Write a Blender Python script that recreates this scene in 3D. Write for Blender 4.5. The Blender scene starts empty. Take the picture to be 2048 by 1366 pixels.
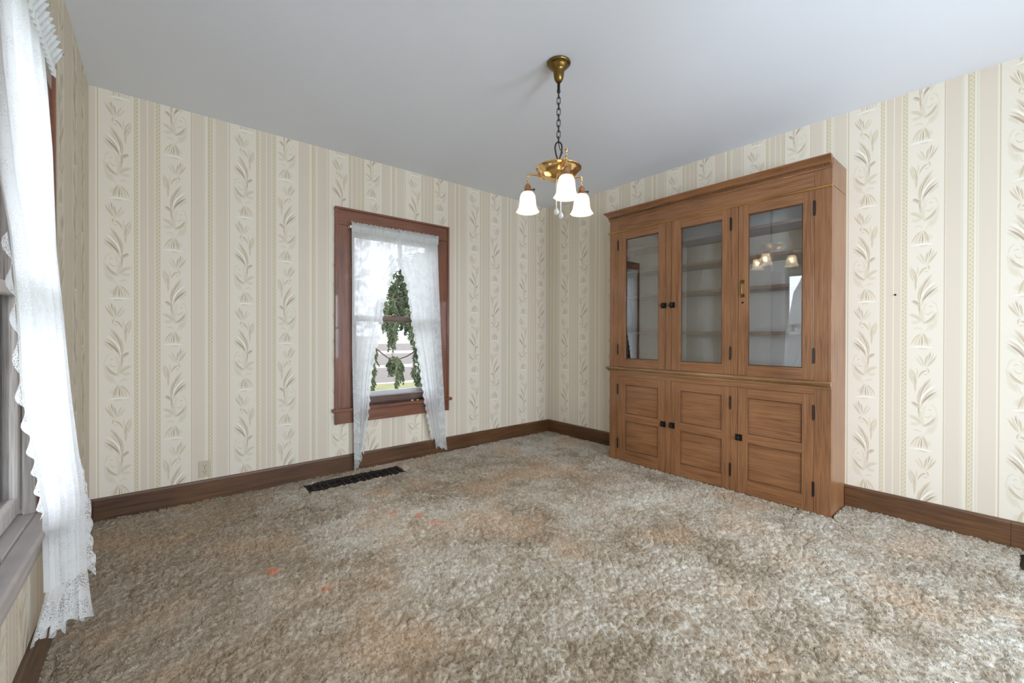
import bpy, math, random
import numpy as np
PI = math.pi
rnd = random.Random(7)
scene = bpy.context.scene
COL = scene.collection

# ------------------------------------------------------------------ measured place (metres, camera over the origin)
F_PX, PITCH, CY, ROLL, CAM_H = 847.1386, 0.00398616, 672.694, 0.00220376, 1.17976
YAW = PI / 2 - 2.265035
YA, XB, XC, H = 3.64918, 3.61338, -0.33110, 2.70      # back wall, right wall, left wall, ceiling
YF = -2.3                                              # wall behind the camera
WT = 0.16

# ------------------------------------------------------------------ helpers
def srgb(r, g, b):
    f = lambda c: (c / 255 / 12.92) if c / 255 <= 0.04045 else ((c / 255 + 0.055) / 1.055) ** 2.4
    return (f(r), f(g), f(b), 1.0)

def tag(o, label=None, cat=None, group=None, kind=None):
    if label: o['label'] = label
    if cat: o['category'] = cat
    if group: o['group'] = group
    if kind: o['kind'] = kind
    return o

def empty(name, loc, label=None, cat=None, group=None, kind=None):
    o = bpy.data.objects.new(name, None)
    o.empty_display_size = 0.1
    COL.objects.link(o)
    o.location = loc
    return tag(o, label, cat, group, kind)

class MB:
    def __init__(s):
        s.v = []; s.f = []; s.m = []; s.mi = 0
    def add(s, vs, fs):
        b = len(s.v)
        s.v += [tuple(p) for p in vs]
        s.f += [tuple(b + i for i in f) for f in fs]
        s.m += [s.mi] * len(fs)
        return s
    def box(s, x0, x1, y0, y1, z0, z1):
        x0, x1 = sorted((x0, x1)); y0, y1 = sorted((y0, y1)); z0, z1 = sorted((z0, z1))
        vs = [(x0, y0, z0), (x1, y0, z0), (x1, y1, z0), (x0, y1, z0), (x0, y0, z1), (x1, y0, z1), (x1, y1, z1), (x0, y1, z1)]
        return s.add(vs, [(0, 3, 2, 1), (4, 5, 6, 7), (0, 1, 5, 4), (1, 2, 6, 5), (2, 3, 7, 6), (3, 0, 4, 7)])
    def tube(s, pts, r, n=8, closed=False):
        pts = [np.array(p, float) for p in pts]
        m = len(pts); rr = r if isinstance(r, (list, tuple)) else [r] * m
        ref = None; vs = []
        for i, p in enumerate(pts):
            a = pts[(i - 1) % m] if (i > 0 or closed) else p
            b = pts[(i + 1) % m] if (i < m - 1 or closed) else p
            t = b - a; t = t / (np.linalg.norm(t) + 1e-12)
            if ref is None:
                ref = np.cross(t, (0, 0, 1.0))
                if np.linalg.norm(ref) < 1e-3: ref = np.cross(t, (1.0, 0, 0))
            ref = ref - t * ref.dot(t); ref /= np.linalg.norm(ref) + 1e-12
            w = np.cross(t, ref)
            for k in range(n):
                q = 2 * PI * k / n
                vs.append(p + rr[i] * (math.cos(q) * ref + math.sin(q) * w))
        fs = []
        for i in range(m if closed else m - 1):
            j = (i + 1) % m
            for k in range(n):
                l = (k + 1) % n
                fs.append((i * n + k, i * n + l, j * n + l, j * n + k))
        if not closed:
            fs.append(tuple(range(n))[::-1]); fs.append(tuple((m - 1) * n + k for k in range(n)))
        return s.add(vs, fs)
    def lathe(s, prof, c, n=32, lobes=0, amp=None, close=False):
        vs = []
        for i, (r, z) in enumerate(prof):
            for k in range(n):
                q = 2 * PI * k / n
                a = 1 + ((amp[i] if amp else 0) * math.cos(lobes * q))
                dz = (amp[i] if amp else 0) * 0.02 * math.cos(lobes * q)
                vs.append((c[0] + r * a * math.cos(q), c[1] + r * a * math.sin(q), c[2] + z + dz))
        fs = []
        for i in range(len(prof) - 1):
            for k in range(n):
                l = (k + 1) % n
                fs.append((i * n + k, i * n + l, (i + 1) * n + l, (i + 1) * n + k))
        if close:
            fs.append(tuple(range(n))[::-1]); fs.append(tuple((len(prof) - 1) * n + k for k in range(n)))
        return s.add(vs, fs)
    def prism(s, prof, axis, a0, a1):
        """closed profile [(p,q)] swept along an axis: 'Y' -> p=X,q=Z ; 'X' -> p=Y,q=Z"""
        n = len(prof)
        mk = (lambda p, q, a: (p, a, q)) if axis == 'Y' else (lambda p, q, a: (a, p, q))
        vs = [mk(p, q, a0) for p, q in prof] + [mk(p, q, a1) for p, q in prof]
        fs = [(i, (i + 1) % n, n + (i + 1) % n, n + i) for i in range(n)] + [tuple(range(n))[::-1], tuple(range(n, 2 * n))]
        return s.add(vs, fs)
    def sphere(s, c, r, n=12, sz=1.0):
        prof = [(max(r * math.sin(PI * i / n), 1e-5), -r * sz * math.cos(PI * i / n)) for i in range(n + 1)]
        return s.lathe(prof, c, n * 2)
    def build(s, name, mat, parent=None, org=(0, 0, 0), smooth=False, bevel=0.0, recalc=True):
        me = bpy.data.meshes.new(name)
        vs = [(a - org[0], b - org[1], c - org[2]) for a, b, c in s.v]
        me.from_pydata(vs, [], s.f)
        mats = mat if isinstance(mat, (list, tuple)) else [mat]
        for m_ in mats: me.materials.append(m_)
        if len(mats) > 1: me.polygons.foreach_set('material_index', s.m)
        if recalc:
            import bmesh
            bm = bmesh.new(); bm.from_mesh(me)
            bmesh.ops.recalc_face_normals(bm, faces=bm.faces)
            bm.to_mesh(me); bm.free()
        if smooth:
            me.polygons.foreach_set('use_smooth', [True] * len(me.polygons))
        me.update()
        o = bpy.data.objects.new(name, me)
        COL.objects.link(o)
        if parent: o.parent = parent
        if bevel:
            b = o.modifiers.new('bevel', 'BEVEL'); b.width = bevel; b.segments = 2; b.limit_method = 'ANGLE'
            b.harden_normals = False
        return o

# ------------------------------------------------------------------ materials
class NT:
    def __init__(s, name):
        s.mat = bpy.data.materials.new(name); s.mat.use_nodes = True
        s.nt = s.mat.node_tree; s.nt.nodes.clear()
        s.out = s.n('ShaderNodeOutputMaterial')
    def n(s, t, **kw):
        nd = s.nt.nodes.new(t)
        for k, v in kw.items():
            if k.startswith('i_'):
                key = k[2:].replace('_', ' ')
                nd.inputs[int(key) if key.isdigit() else key].default_value = v
            else: setattr(nd, k, v)
        return nd
    def l(s, a, b): s.nt.links.new(a, b)
    def math(s, op, a, b=None, c=None, clamp=False):
        nd = s.n('ShaderNodeMath', operation=op); nd.use_clamp = clamp
        for i, x in enumerate((a, b, c)):
            if x is None: continue
            if isinstance(x, (int, float)): nd.inputs[i].default_value = x
            else: s.l(x, nd.inputs[i])
        return nd.outputs[0]
    def mix(s, fac, a, b, mode='MIX'):
        nd = s.n('ShaderNodeMix', data_type='RGBA', blend_type=mode)
        for sock, x in ((nd.inputs[0], fac), (nd.inputs[6], a), (nd.inputs[7], b)):
            if isinstance(x, (int, float, tuple)): sock.default_value = x
            else: s.l(x, sock)
        return nd.outputs[2]
    def ramp(s, fac, stops, interp='LINEAR'):
        nd = s.n('ShaderNodeValToRGB'); cr = nd.color_ramp; cr.interpolation = interp
        while len(cr.elements) < len(stops): cr.elements.new(1.0)
        for e, (p, c) in zip(cr.elements, stops): e.position = p; e.color = c
        s.l(fac, nd.inputs[0]); return nd.outputs[0]
    def coords(s, scale=(1, 1, 1)):
        g = s.n('ShaderNodeNewGeometry')
        m = s.n('ShaderNodeMapping'); m.inputs['Scale'].default_value = scale
        s.l(g.outputs['Position'], m.inputs['Vector']); return m.outputs[0]
    def noise(s, vec, scale, detail=3, rough=0.5, dist=0.0):
        nd = s.n('ShaderNodeTexNoise'); nd.inputs['Scale'].default_value = scale
        nd.inputs['Detail'].default_value = detail; nd.inputs['Roughness'].default_value = rough
        nd.inputs['Distortion'].default_value = dist
        s.l(vec, nd.inputs['Vector']); return nd.outputs[0]
    def bsdf(s, col, rough=0.5, metal=0.0, bump=None, bstr=0.2, bdist=0.002, spec=0.5, coat=0.0):
        b = s.n('ShaderNodeBsdfPrincipled')
        for k, x in (('Base Color', col), ('Roughness', rough), ('Metallic', metal), ('Specular IOR Level', spec), ('Coat Weight', coat)):
            if isinstance(x, (int, float, tuple)): b.inputs[k].default_value = x
            else: s.l(x, b.inputs[k])
        if bump is not None:
            bn = s.n('ShaderNodeBump'); bn.inputs['Strength'].default_value = bstr; bn.inputs['Distance'].default_value = bdist
            s.l(bump, bn.inputs['Height']); s.l(bn.outputs[0], b.inputs['Normal'])
        s.l(b.outputs[0], s.out.inputs[0]); return b

def plain(name, col, rough=0.5, metal=0.0, var=0.06, scale=30, spec=0.5, bump=0.0):
    t = NT(name); v = t.noise(t.coords(), scale, 3)
    c = t.mix(v, tuple(x * (1 - var) for x in col[:3]) + (1,), tuple(min(1, x * (1 + var)) for x in col[:3]) + (1,))
    t.bsdf(c, rough, metal, bump=v if bump else None, bstr=bump, spec=spec)
    return t.mat

def wood(name, axis, dark, mid, light, rough=0.38, grain=1.0, coat=0.25, off=0.0):
    """stained oak, its grain running along one axis"""
    t = NT(name)
    sc = {'X': (1.6, 42, 42), 'Y': (42, 1.6, 42), 'Z': (42, 42, 1.6)}[axis]
    fine = {'X': (6, 260, 260), 'Y': (260, 6, 260), 'Z': (260, 260, 6)}[axis]
    a = t.noise(t.coords(tuple(x * grain for x in sc)), 1.0, 5, 0.6, 1.2)
    b = t.noise(t.coords(fine), 1.0, 2, 0.5)
    big = t.noise(t.coords(), 2.3, 2)
    f = t.math('ADD', t.math('MULTIPLY', a, 0.5), t.math('MULTIPLY', b, 0.5))
    f = t.math('ADD', f, t.math('MULTIPLY', t.math('SUBTRACT', big, 0.5), 0.35))
    c = t.ramp(f, [(0.30, dark), (0.47, mid), (0.66, light)])
    t.bsdf(c, rough, bump=f, bstr=0.12, bdist=0.001, coat=coat)
    return t.mat

OAK = [srgb(92, 60, 34), srgb(130, 87, 54), srgb(150, 106, 70)]
M = {}
for ax in 'XYZ':
    M['oak' + ax] = wood('oak_' + ax, ax, *OAK)
    M['base' + ax] = wood('baseboard_wood_' + ax, ax, srgb(50, 30, 16), srgb(86, 56, 32), srgb(112, 76, 44), 0.42, 0.8)
    M['case' + ax] = wood('casing_wood_' + ax, ax, srgb(76, 42, 26), srgb(116, 70, 48), srgb(136, 86, 60), 0.4)
    M['grey' + ax] = wood('weathered_wood_' + ax, ax, srgb(124, 112, 104), srgb(168, 158, 150), srgb(196, 190, 184), 0.55, 0.9, 0.05)
M['dusty'] = plain('dusty_sill_wood', srgb(182, 172, 168), 0.55, var=0.35, scale=7)
M['shelf'] = wood('shelf_wood', 'Y', srgb(130, 108, 94), srgb(166, 142, 124), srgb(186, 162, 142), 0.5)
M['inside'] = plain('cabinet_back_paint', srgb(250, 250, 243), 0.7, var=0.04, scale=4)
M['shadebead'] = wood('panel_shade_wood', 'Y', srgb(66, 40, 24), srgb(96, 62, 40), srgb(118, 80, 54), 0.35)  # darker than the door oak: recess shade put into the colour
M['black'] = plain('black_iron', srgb(38, 32, 32), 0.42, 0.6, scale=60)
M['antique'] = plain('antique_brass', srgb(120, 96, 52), 0.28, 1.0, var=0.25, scale=30)
M['brass'] = plain('polished_brass', srgb(232, 196, 138), 0.16, 1.0, var=0.08, scale=25)
M['copper'] = plain('aged_copper_socket', srgb(190, 140, 100), 0.35, 0.9, var=0.2, scale=40)
M['chain'] = plain('dark_chain_metal', srgb(64, 60, 50), 0.4, 0.8, var=0.2, scale=60)
M['ceiling'] = plain('ceiling_paint', srgb(232, 237, 246), 0.9, var=0.015, scale=3, spec=0.2)
M['outlet'] = plain('almond_plastic', srgb(196, 184, 160), 0.35, var=0.02)
M['slot'] = plain('dark_slot', srgb(30, 26, 24), 0.6)
M['register'] = plain('black_register_steel', srgb(40, 35, 34), 0.45, 0.5, var=0.3, scale=40)
M['bar'] = plain('worn_register_bar', srgb(120, 112, 108), 0.45, 0.5, var=0.3, scale=40)
M['sash'] = plain('sash_paint', srgb(120, 106, 96), 0.5, var=0.12, scale=14)
M['brownsash'] = wood('sash_wood', 'X', srgb(62, 44, 36), srgb(92, 68, 58), srgb(116, 90, 78), 0.4)
M['bead'] = plain('white_cord', srgb(236, 236, 232), 0.5)
M['trim'] = plain('exterior_white', srgb(225, 225, 225), 0.6)

def glass_mat(name, ior=1.5, tint=(1, 1, 1, 1), boost=1.0):
    t = NT(name)
    tr = t.n('ShaderNodeBsdfTransparent'); tr.inputs[0].default_value = tint
    gl = t.n('ShaderNodeBsdfGlossy'); gl.inputs['Roughness'].default_value = 0.0
    fr = t.n('ShaderNodeFresnel'); fr.inputs['IOR'].default_value = ior
    mx = t.n('ShaderNodeMixShader')
    t.l(t.math('MULTIPLY', fr.outputs[0], boost, clamp=True), mx.inputs[0])
    t.l(tr.outputs[0], mx.inputs[1]); t.l(gl.outputs[0], mx.inputs[2]); t.l(mx.outputs[0], t.out.inputs[0])
    return t.mat
M['glass'] = glass_mat('window_glass', 1.3)
M['cabglass'] = glass_mat('cabinet_glass', 1.6, (0.98, 0.98, 0.98, 1), 2.2)

def shade_mat():
    t = NT('frosted_shade_glass')
    v = t.noise(t.coords(), 120, 3)
    col = t.mix(v, srgb(238, 236, 228), srgb(252, 252, 248))
    tl = t.n('ShaderNodeBsdfTranslucent'); t.l(col, tl.inputs[0])
    tr = t.n('ShaderNodeBsdfTransparent'); tr.inputs[0].default_value = (0.95, 0.95, 0.93, 1)
    df = t.n('ShaderNodeBsdfPrincipled'); t.l(col, df.inputs['Base Color']); df.inputs['Roughness'].default_value = 0.25
    m1 = t.n('ShaderNodeMixShader'); m1.inputs[0].default_value = 0.25; t.l(tl.outputs[0], m1.inputs[1]); t.l(tr.outputs[0], m1.inputs[2])
    m2 = t.n('ShaderNodeMixShader'); m2.inputs[0].default_value = 0.35; t.l(m1.outputs[0], m2.inputs[1]); t.l(df.outputs[0], m2.inputs[2])
    t.l(m2.outputs[0], t.out.inputs[0]); return t.mat
M['shade'] = shade_mat()

def emit_mat(name, col, s):
    t = NT(name); e = t.n('ShaderNodeEmission'); e.inputs[0].default_value = col; e.inputs[1].default_value = s
    t.l(e.outputs[0], t.out.inputs[0]); return t.mat
M['bulb'] = emit_mat('lit_bulb', (1.0, 0.74, 0.46, 1), 470.0)

def crystal_mat():
    t = NT('crystal_glass'); g = t.n('ShaderNodeBsdfPrincipled')
    g.inputs['Base Color'].default_value = (0.95, 0.95, 0.97, 1); g.inputs['Roughness'].default_value = 0.05
    g.inputs['Transmission Weight'].default_value = 0.5; t.l(g.outputs[0], t.out.inputs[0]); return t.mat
M['crystal'] = crystal_mat()

def lace_mat(name, body, hole_scale, lo, hi, coarse=0.5):
    """white lace: thread scatters and passes light, the gaps between threads are open"""
    t = NT(name)
    co = t.coords()
    vo = t.n('ShaderNodeTexVoronoi', feature='DISTANCE_TO_EDGE'); vo.inputs['Scale'].default_value = hole_scale
    wn = t.n('ShaderNodeTexNoise'); wn.inputs['Scale'].default_value = hole_scale * 0.5; t.l(co, wn.inputs['Vector'])
    wm = t.n('ShaderNodeVectorMath', operation='SCALE'); wm.inputs['Scale'].default_value = 0.6 / hole_scale
    t.l(wn.outputs['Color'], wm.inputs[0])
    ad = t.n('ShaderNodeVectorMath', operation='ADD'); t.l(co, ad.inputs[0]); t.l(wm.outputs[0], ad.inputs[1])
    t.l(ad.outputs[0], vo.inputs['Vector'])
    big = t.noise(co, 14, 3, 0.55, 0.8)
    zone = t.ramp(big, [(0.42, (0, 0, 0, 1)), (0.56, (1, 1, 1, 1))])
    thread = t.ramp(vo.outputs['Distance'], [(0.08, (1, 1, 1, 1)), (0.20, (0, 0, 0, 1))])
    a = t.math('ADD', t.math('MULTIPLY', thread, hi - lo), lo)
    cover = t.math('ADD', t.math('MULTIPLY', a, t.math('MULTIPLY', zone, coarse)),
                   t.math('MULTIPLY', t.math('SUBTRACT', 1.0, t.math('MULTIPLY', zone, coarse)), body), clamp=True)
    df = t.n('ShaderNodeBsdfDiffuse'); df.inputs[0].default_value = srgb(240, 240, 238)
    tl = t.n('ShaderNodeBsdfTranslucent'); tl.inputs[0].default_value = srgb(238, 240, 242)
    tr = t.n('ShaderNodeBsdfTransparent')
    m1 = t.n('ShaderNodeMixShader'); m1.inputs[0].default_value = 0.5; t.l(df.outputs[0], m1.inputs[1]); t.l(tl.outputs[0], m1.inputs[2])
    m2 = t.n('ShaderNodeMixShader'); t.l(cover, m2.inputs[0]); t.l(tr.outputs[0], m2.inputs[1]); t.l(m1.outputs[0], m2.inputs[2])
    t.l(m2.outputs[0], t.out.inputs[0]); return t.mat
M['sheer'] = lace_mat('sheer_lace', 0.965, 160, 0.62, 0.98, 0.55)
M['lace'] = lace_mat('open_lace_edging', 0.96, 150, 0.25, 0.99, 0.9)

# ---- wallpaper: upright stripes drawn from the distance along the wall; leaves follow as flat printed shapes
PER, VREP = 0.680, 0.632
CREAM = srgb(229, 220, 204)
TAN = srgb(215, 203, 184)
def wallpaper(name, axis, sign, off):
    t = NT(name)
    g = t.n('ShaderNodeNewGeometry'); sx = t.n('ShaderNodeSeparateXYZ'); t.l(g.outputs['Position'], sx.inputs[0])
    a = sx.outputs[axis]; z = sx.outputs['Z']
    s = t.math('ADD', t.math('MULTIPLY', a, sign), off)
    u = t.math('FRACT', t.math('DIVIDE', s, PER))
    light = srgb(229, 220, 203); braid = srgb(204, 192, 163); lt2 = srgb(218, 211, 193); dot = srgb(192, 178, 148); tan2 = srgb(217, 205, 187)
    st = [(0, CREAM), (.158, braid), (.180, light), (.186, TAN), (.222, light), (.227, TAN), (.260, light), (.265, braid), (.287, CREAM),
          (.447, light), (.450, dot), (.455, light), (.458, tan2), (.520, lt2), (.530, light), (.546, dot), (.549, braid), (.572, light), (.580, lt2), (.588, light),
          (.592, tan2), (.660, light), (.668, dot), (.673, light)]
    c = t.ramp(u, [(p / PER, q) for p, q in st], 'CONSTANT')
    K = (0, 0, 0, 1); W = (1, 1, 1, 1); G = (.5, .5, .5, 1)
    mk = t.ramp(u, [(p / PER, q) for p, q in [(0, K), (.160, W), (.178, K), (.267, W), (.285, K), (.550, W), (.571, K)]], 'CONSTANT')
    dk = t.ramp(u, [(p / PER, q) for p, q in [(0, K), (.449, W), (.456, K), (.667, W), (.674, K)]], 'CONSTANT')
    tw = t.math('SINE', t.math('ADD', t.math('MULTIPLY', z, 2 * PI / .026), t.math('MULTIPLY', s, 2 * PI / .022)))
    tw2 = t.math('SINE', t.math('SUBTRACT', t.math('MULTIPLY', z, 2 * PI / .026), t.math('MULTIPLY', s, 2 * PI / .022)))
    tw = t.math('MAXIMUM', tw, tw2)
    dd = t.math('SINE', t.math('MULTIPLY', z, 2 * PI / .012))
    pat = t.math('ADD', t.math('MULTIPLY', t.math('MULTIPLY', tw, 0.5), mk), t.math('MULTIPLY', t.math('MULTIPLY', dd, 0.5), dk))
    c = t.mix(t.math('MULTIPLY', t.math('MAXIMUM', pat, 0.0), 1.1), c, srgb(232, 225, 204))
    fine = t.noise(t.coords((90, 90, 400)), 1.0, 2)
    c = t.mix(t.math('MULTIPLY', fine, 0.10), c, srgb(180, 166, 140))
    t.bsdf(c, 0.62, bump=t.math('ADD', t.math('MULTIPLY', pat, 0.6), fine), bstr=0.06, bdist=0.001, spec=0.3)
    return t.mat
WP = {'back': wallpaper('wallpaper_back', 'X', 1, 0.284 + PER * 4), 'right': wallpaper('wallpaper_right', 'Y', -1, 0.749 + PER * 10),
      'left': wallpaper('wallpaper_left', 'Y', 1, -YA - 0.047 + PER * 20), 'front': wallpaper('wallpaper_front', 'X', -1, PER * 10)}
def motif_mat():
    t = NT('wallpaper_print'); at = t.n('ShaderNodeVertexColor'); at.layer_name = 'print'
    t.bsdf(at.outputs[0], 0.62, spec=0.3); return t.mat
M['print'] = motif_mat()

# printed leaves of one repeat: (points of a bent stroke, half width, colour, layer); u in 0..270, v down in 0..810
BR, TN, LT, VL, IV = srgb(184, 166, 147), srgb(203, 188, 160), srgb(211, 200, 175), srgb(216, 208, 187), srgb(240, 236, 223)
def strokes():
    S = []
    def st(p0, p1, p2, w, c, l=2): S.append((p0, p1, p2, w, c, l))
    # soft washes
    st((60, 470), (40, 620), (130, 640), 42, VL, 0); st((110, 430), (200, 520), (120, 610), 34, VL, 0)
    st((80, 200), (170, 330), (160, 470), 38, LT, 0); st((70, 20), (100, 60), (120, 120), 26, LT, 0)
    st((60, 730), (140, 700), (230, 760), 40, VL, 0); st((180, 150), (230, 220), (190, 330), 22, VL, 0)
    st((150, 560), (200, 590), (250, 570), 22, VL, 0)
    # blossom
    st((120, 125), (70, 80), (38, 22), 7, TN); st((120, 125), (85, 60), (62, 6), 8, LT); st((121, 122), (100, 50), (84, 0), 8, BR)
    st((122, 120), (112, 60), (92, 4), 6, BR, 3); st((124, 120), (124, 60), (112, 24), 6, TN, 3); st((121, 120), (90, 55), (74, 4), 2.5, IV, 4)
    st((122, 122), (104, 50), (98, 14), 2.2, IV, 4); st((125, 120), (170, 100), (205, 30), 12, VL, 1); st((128, 118), (150, 60), (180, 26), 7, LT, 2)
    # curl under the blossom
    st((118, 128), (90, 140), (104, 172), 5, TN); st((104, 172), (120, 186), (142, 174), 4, LT); st((108, 150), (150, 140), (186, 220), 7, TN); st((186, 220), (205, 260), (204, 330), 7, LT)
    # right leaf
    st((206, 330), (196, 260), (214, 190), 6, TN); st((200, 280), (186, 190), (248, 128), 5, TN); st((204, 270), (250, 210), (248, 128), 9, LT, 1); st((208, 250), (225, 190), (242, 140), 3, TN, 3)
    st((190, 200), (176, 150), (196, 130), 4, LT)
    # big fan leaf sweeping left
    st((165, 440), (185, 300), (75, 200), 11, TN, 2); st((163, 440), (180, 310), (78, 214), 5, BR, 3); st((166, 430), (170, 320), (64, 240), 8, LT, 2)
    st((164, 430), (160, 330), (48, 262), 6, IV, 3); st((162, 430), (150, 340), (40, 282), 6, TN, 3); st((160, 428), (130, 350), (32, 304), 6, BR, 3)
    st((158, 426), (120, 360), (30, 304), 3, srgb(146, 122, 108), 4); st((158, 424), (122, 372), (60, 330), 4, LT, 3); st((160, 432), (172, 330), (90, 236), 2.2, IV, 4)
    st((162, 434), (150, 330), (56, 272), 2.2, IV, 4); st((170, 440), (196, 350), (150, 270), 6, TN, 2); st((20, 330), (70, 330), (110, 400), 18, VL, 1)
    # stem
    st((168, 360), (178, 450), (166, 540), 7, TN); st((166, 530), (160, 580), (120, 590), 6, TN); st((172, 400), (182, 470), (172, 500), 3.5, BR, 3)
    st((172, 440), (200, 405), (232, 404), 6, BR, 3); st((174, 450), (205, 420), (236, 410), 7, TN, 2)
    # scroll
    st((40, 520), (30, 400), (100, 420), 7, VL, 1); st((100, 420), (150, 440), (140, 500), 7, VL, 1); st((140, 500), (90, 540), (74, 470), 6, LT, 1)
    st((35, 450), (20, 560), (90, 590), 7, VL, 1); st((74, 470), (84, 440), (112, 460), 5, LT, 1)
    # lower pair of leaves
    st((42, 496), (70, 570), (150, 592), 9, TN, 2); st((44, 500), (80, 560), (148, 586), 3.5, BR, 3); st((140, 590), (180, 510), (262, 512), 8, LT, 2); st((150, 580), (200, 530), (258, 518), 3.5, TN, 3)
    # connection and bell flower
    st((116, 590), (92, 640), (150, 668), 6, VL, 1); st((150, 660), (120, 700), (104, 770), 11, TN, 2); st((150, 662), (132, 710), (128, 768), 5, LT, 3)
    st((152, 664), (150, 710), (154, 768), 7, BR, 3); st((153, 664), (170, 710), (178, 768), 6, TN, 3); st((154, 664), (190, 700), (208, 766), 6, LT, 2); st((154, 664), (212, 690), (240, 764), 5, TN, 2)
    st((153, 668), (160, 710), (166, 766), 2.2, IV, 4); st((155, 668), (184, 710), (194, 764), 2.2, IV, 4); st((152, 668), (138, 716), (140, 766), 2.2, IV, 4)
    st((60, 780), (140, 764), (256, 776), 6, IV, 4); st((96, 10 + 772), (140, 790), (190, 782), 10, VL, 1); st((140, 650), (190, 600), (226, 640), 9, VL, 1)
    return S
SK = strokes()
def motif_mesh(mirror):
    """arrays for one motif: local (u,layer,z), quads, colours"""
    V = []; Fc = []; C = []
    base = np.array(CREAM[:3])
    N = 8
    for (p0, p1, p2, w, c, lay) in SK:
        b = len(V)
        p0, p1, p2 = (np.array(p, float) for p in (p0, p1, p2))
        soft = 1.0 if lay <= 1 else 0.5
        w = w * (1.25 if lay in (1, 2, 3) else 1)
        for i in range(N + 1):
            q = i / N
            p = (1 - q) ** 2 * p0 + 2 * q * (1 - q) * p1 + q * q * p2
            t = 2 * (1 - q) * (p1 - p0) + 2 * q * (p2 - p1); t /= np.linalg.norm(t) + 1e-9
            nn = np.array((-t[1], t[0]))
            ww = w * (0.12 + 0.88 * math.sin(PI * min(1, max(0, 0.04 + 0.92 * q))) ** 0.7)
            cc = np.array(c[:3]) * (1 if lay > 1 else 1)
            edge = cc * (1 - soft) + base * soft
            fade = 1 - max(0, abs(q - .5) * 2 - .55) / .45 * (.75 if lay > 1 else 1)
            for kk, (d, col) in enumerate(((-1, edge), (-.35, cc), (.35, cc), (1, edge))):
                pt = p + nn * ww * d
                x = min(max(pt[0], 3), 267); x = (270 - x) if mirror else x
                V.append((x / 270 * .158, 0.0002 + lay * 0.00012 + b * 1.2e-8, -pt[1] / 810 * VREP))
                C.append(tuple(col * fade + base * (1 - fade)) + (1,))
        for i in range(N):
            for k in range(3):
                a0 = b + i * 4 + k
                Fc.append((a0, a0 + 1, a0 + 5, a0 + 4))
    return np.array(V), np.array(Fc), np.array(C)
MOT = [motif_mesh(False), motif_mesh(True)]

def paper_wall(name, mat, mapf, a0, a1, openings, s_of_a0, slab):
    """slab(mb) adds the wall body; mapf(a, d, z) -> world; the print runs from a0 to a1 (left to right seen from inside)"""
    mb = MB(); slab(mb)
    nslab = len(mb.v); nf = len(mb.f)
    L = abs(a1 - a0); sg = 1 if a1 > a0 else -1
    V = []; Fq = []; C = []; base = 0
    k0 = int(math.floor(s_of_a0 / PER)) - 1
    for k in range(k0, k0 + int(L / PER) + 4):
        for kind, so, zo in ((0, 0.0, 0.0), (1, 0.290, -0.294)):
            st = k * PER + so - s_of_a0
            if st > L or st + .158 < 0: continue
            z = 2.638 + zo + VREP
            while z > 0.05:
                v, f, c = MOT[kind]
                aa = v[:, 0] + st; zz = v[:, 2] + z
                ok = ~((zz > H + .0) & (v[:, 2] + z > H)) if False else np.ones(len(v), bool)
                aw = a0 + sg * aa
                keep = np.ones(len(f), bool)
                cz = zz[f].mean(1); ca = aw[f].mean(1); cl = aa[f].mean(1)
                keep &= (cz < H - .002) & (cz > .12) & (cl > 0.002) & (cl < L - 0.002)
                for (o0, o1, z0, z1) in openings:
                    keep &= ~((ca > o0) & (ca < o1) & (cz > z0) & (cz < z1))
                if keep.any():
                    zz = np.minimum(zz, H); aw = np.clip(aw, min(a0, a1), max(a0, a1))
                    V.append(np.array([mapf(p, d, q) for p, d, q in zip(aw, v[:, 1], zz)]))
                    Fq.append(f[keep] + base); C.append(c); base += len(v)
                z -= VREP
    V = np.concatenate(V); Fq = np.concatenate(Fq); C = np.concatenate(C)
    me = bpy.data.meshes.new(name)
    me.from_pydata(mb.v + [tuple(p) for p in V], [], mb.f + [tuple(int(i) + nslab for i in q) for q in Fq])
    me.materials.append(mat); me.materials.append(M['print'])
    me.polygons.foreach_set('material_index', np.array([0] * nf + [1] * len(Fq), dtype=np.int32))
    at = me.color_attributes.new('print', 'FLOAT_COLOR', 'POINT')
    full = np.ones((nslab + len(V), 4), np.float32); full[nslab:] = C
    at.data.foreach_set('color', full.ravel())
    me.update()
    o = bpy.data.objects.new(name, me); COL.objects.link(o)
    return tag(o, kind='structure')

# ------------------------------------------------------------------ room shell
WZ0, WZ1 = 0.56, 2.10                    # window openings
OA = (1.245, 2.075)                      # back wall window
OC = (1.385, 2.215)                      # left wall window beside the camera
OC2 = (-1.75, -0.75)                     # left wall, behind the camera
OF = [(0.1, 1.2), (2.0, 3.1)]            # wall behind the camera
def slab_rects(a0, a1, ops):
    """rectangles of a wall from a0 to a1 around its openings"""
    R = []; cur = a0
    for o0, o1 in sorted(ops):
        R.append((cur, o0, 0, H)); R.append((o0, o1, 0, WZ0 - .030)); R.append((o0, o1, WZ1, H)); cur = o1
    R.append((cur, a1, 0, H)); return R
paper_wall('wall_back', WP['back'], lambda a, d, z: (a, YA - d, z), XC, XB, [(OA[0], OA[1], WZ0, WZ1)], 0.284 + XC,
           lambda mb: [mb.box(a, b, YA, YA + WT, z0, z1) for a, b, z0, z1 in slab_rects(XC - WT, XB + WT, [OA])])
paper_wall('wall_right', WP['right'], lambda a, d, z: (XB - d, a, z), YA, YF, [], 0.749 - YA,
           lambda mb: mb.box(XB, XB + WT, YF - WT, YA, 0, H))
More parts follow.
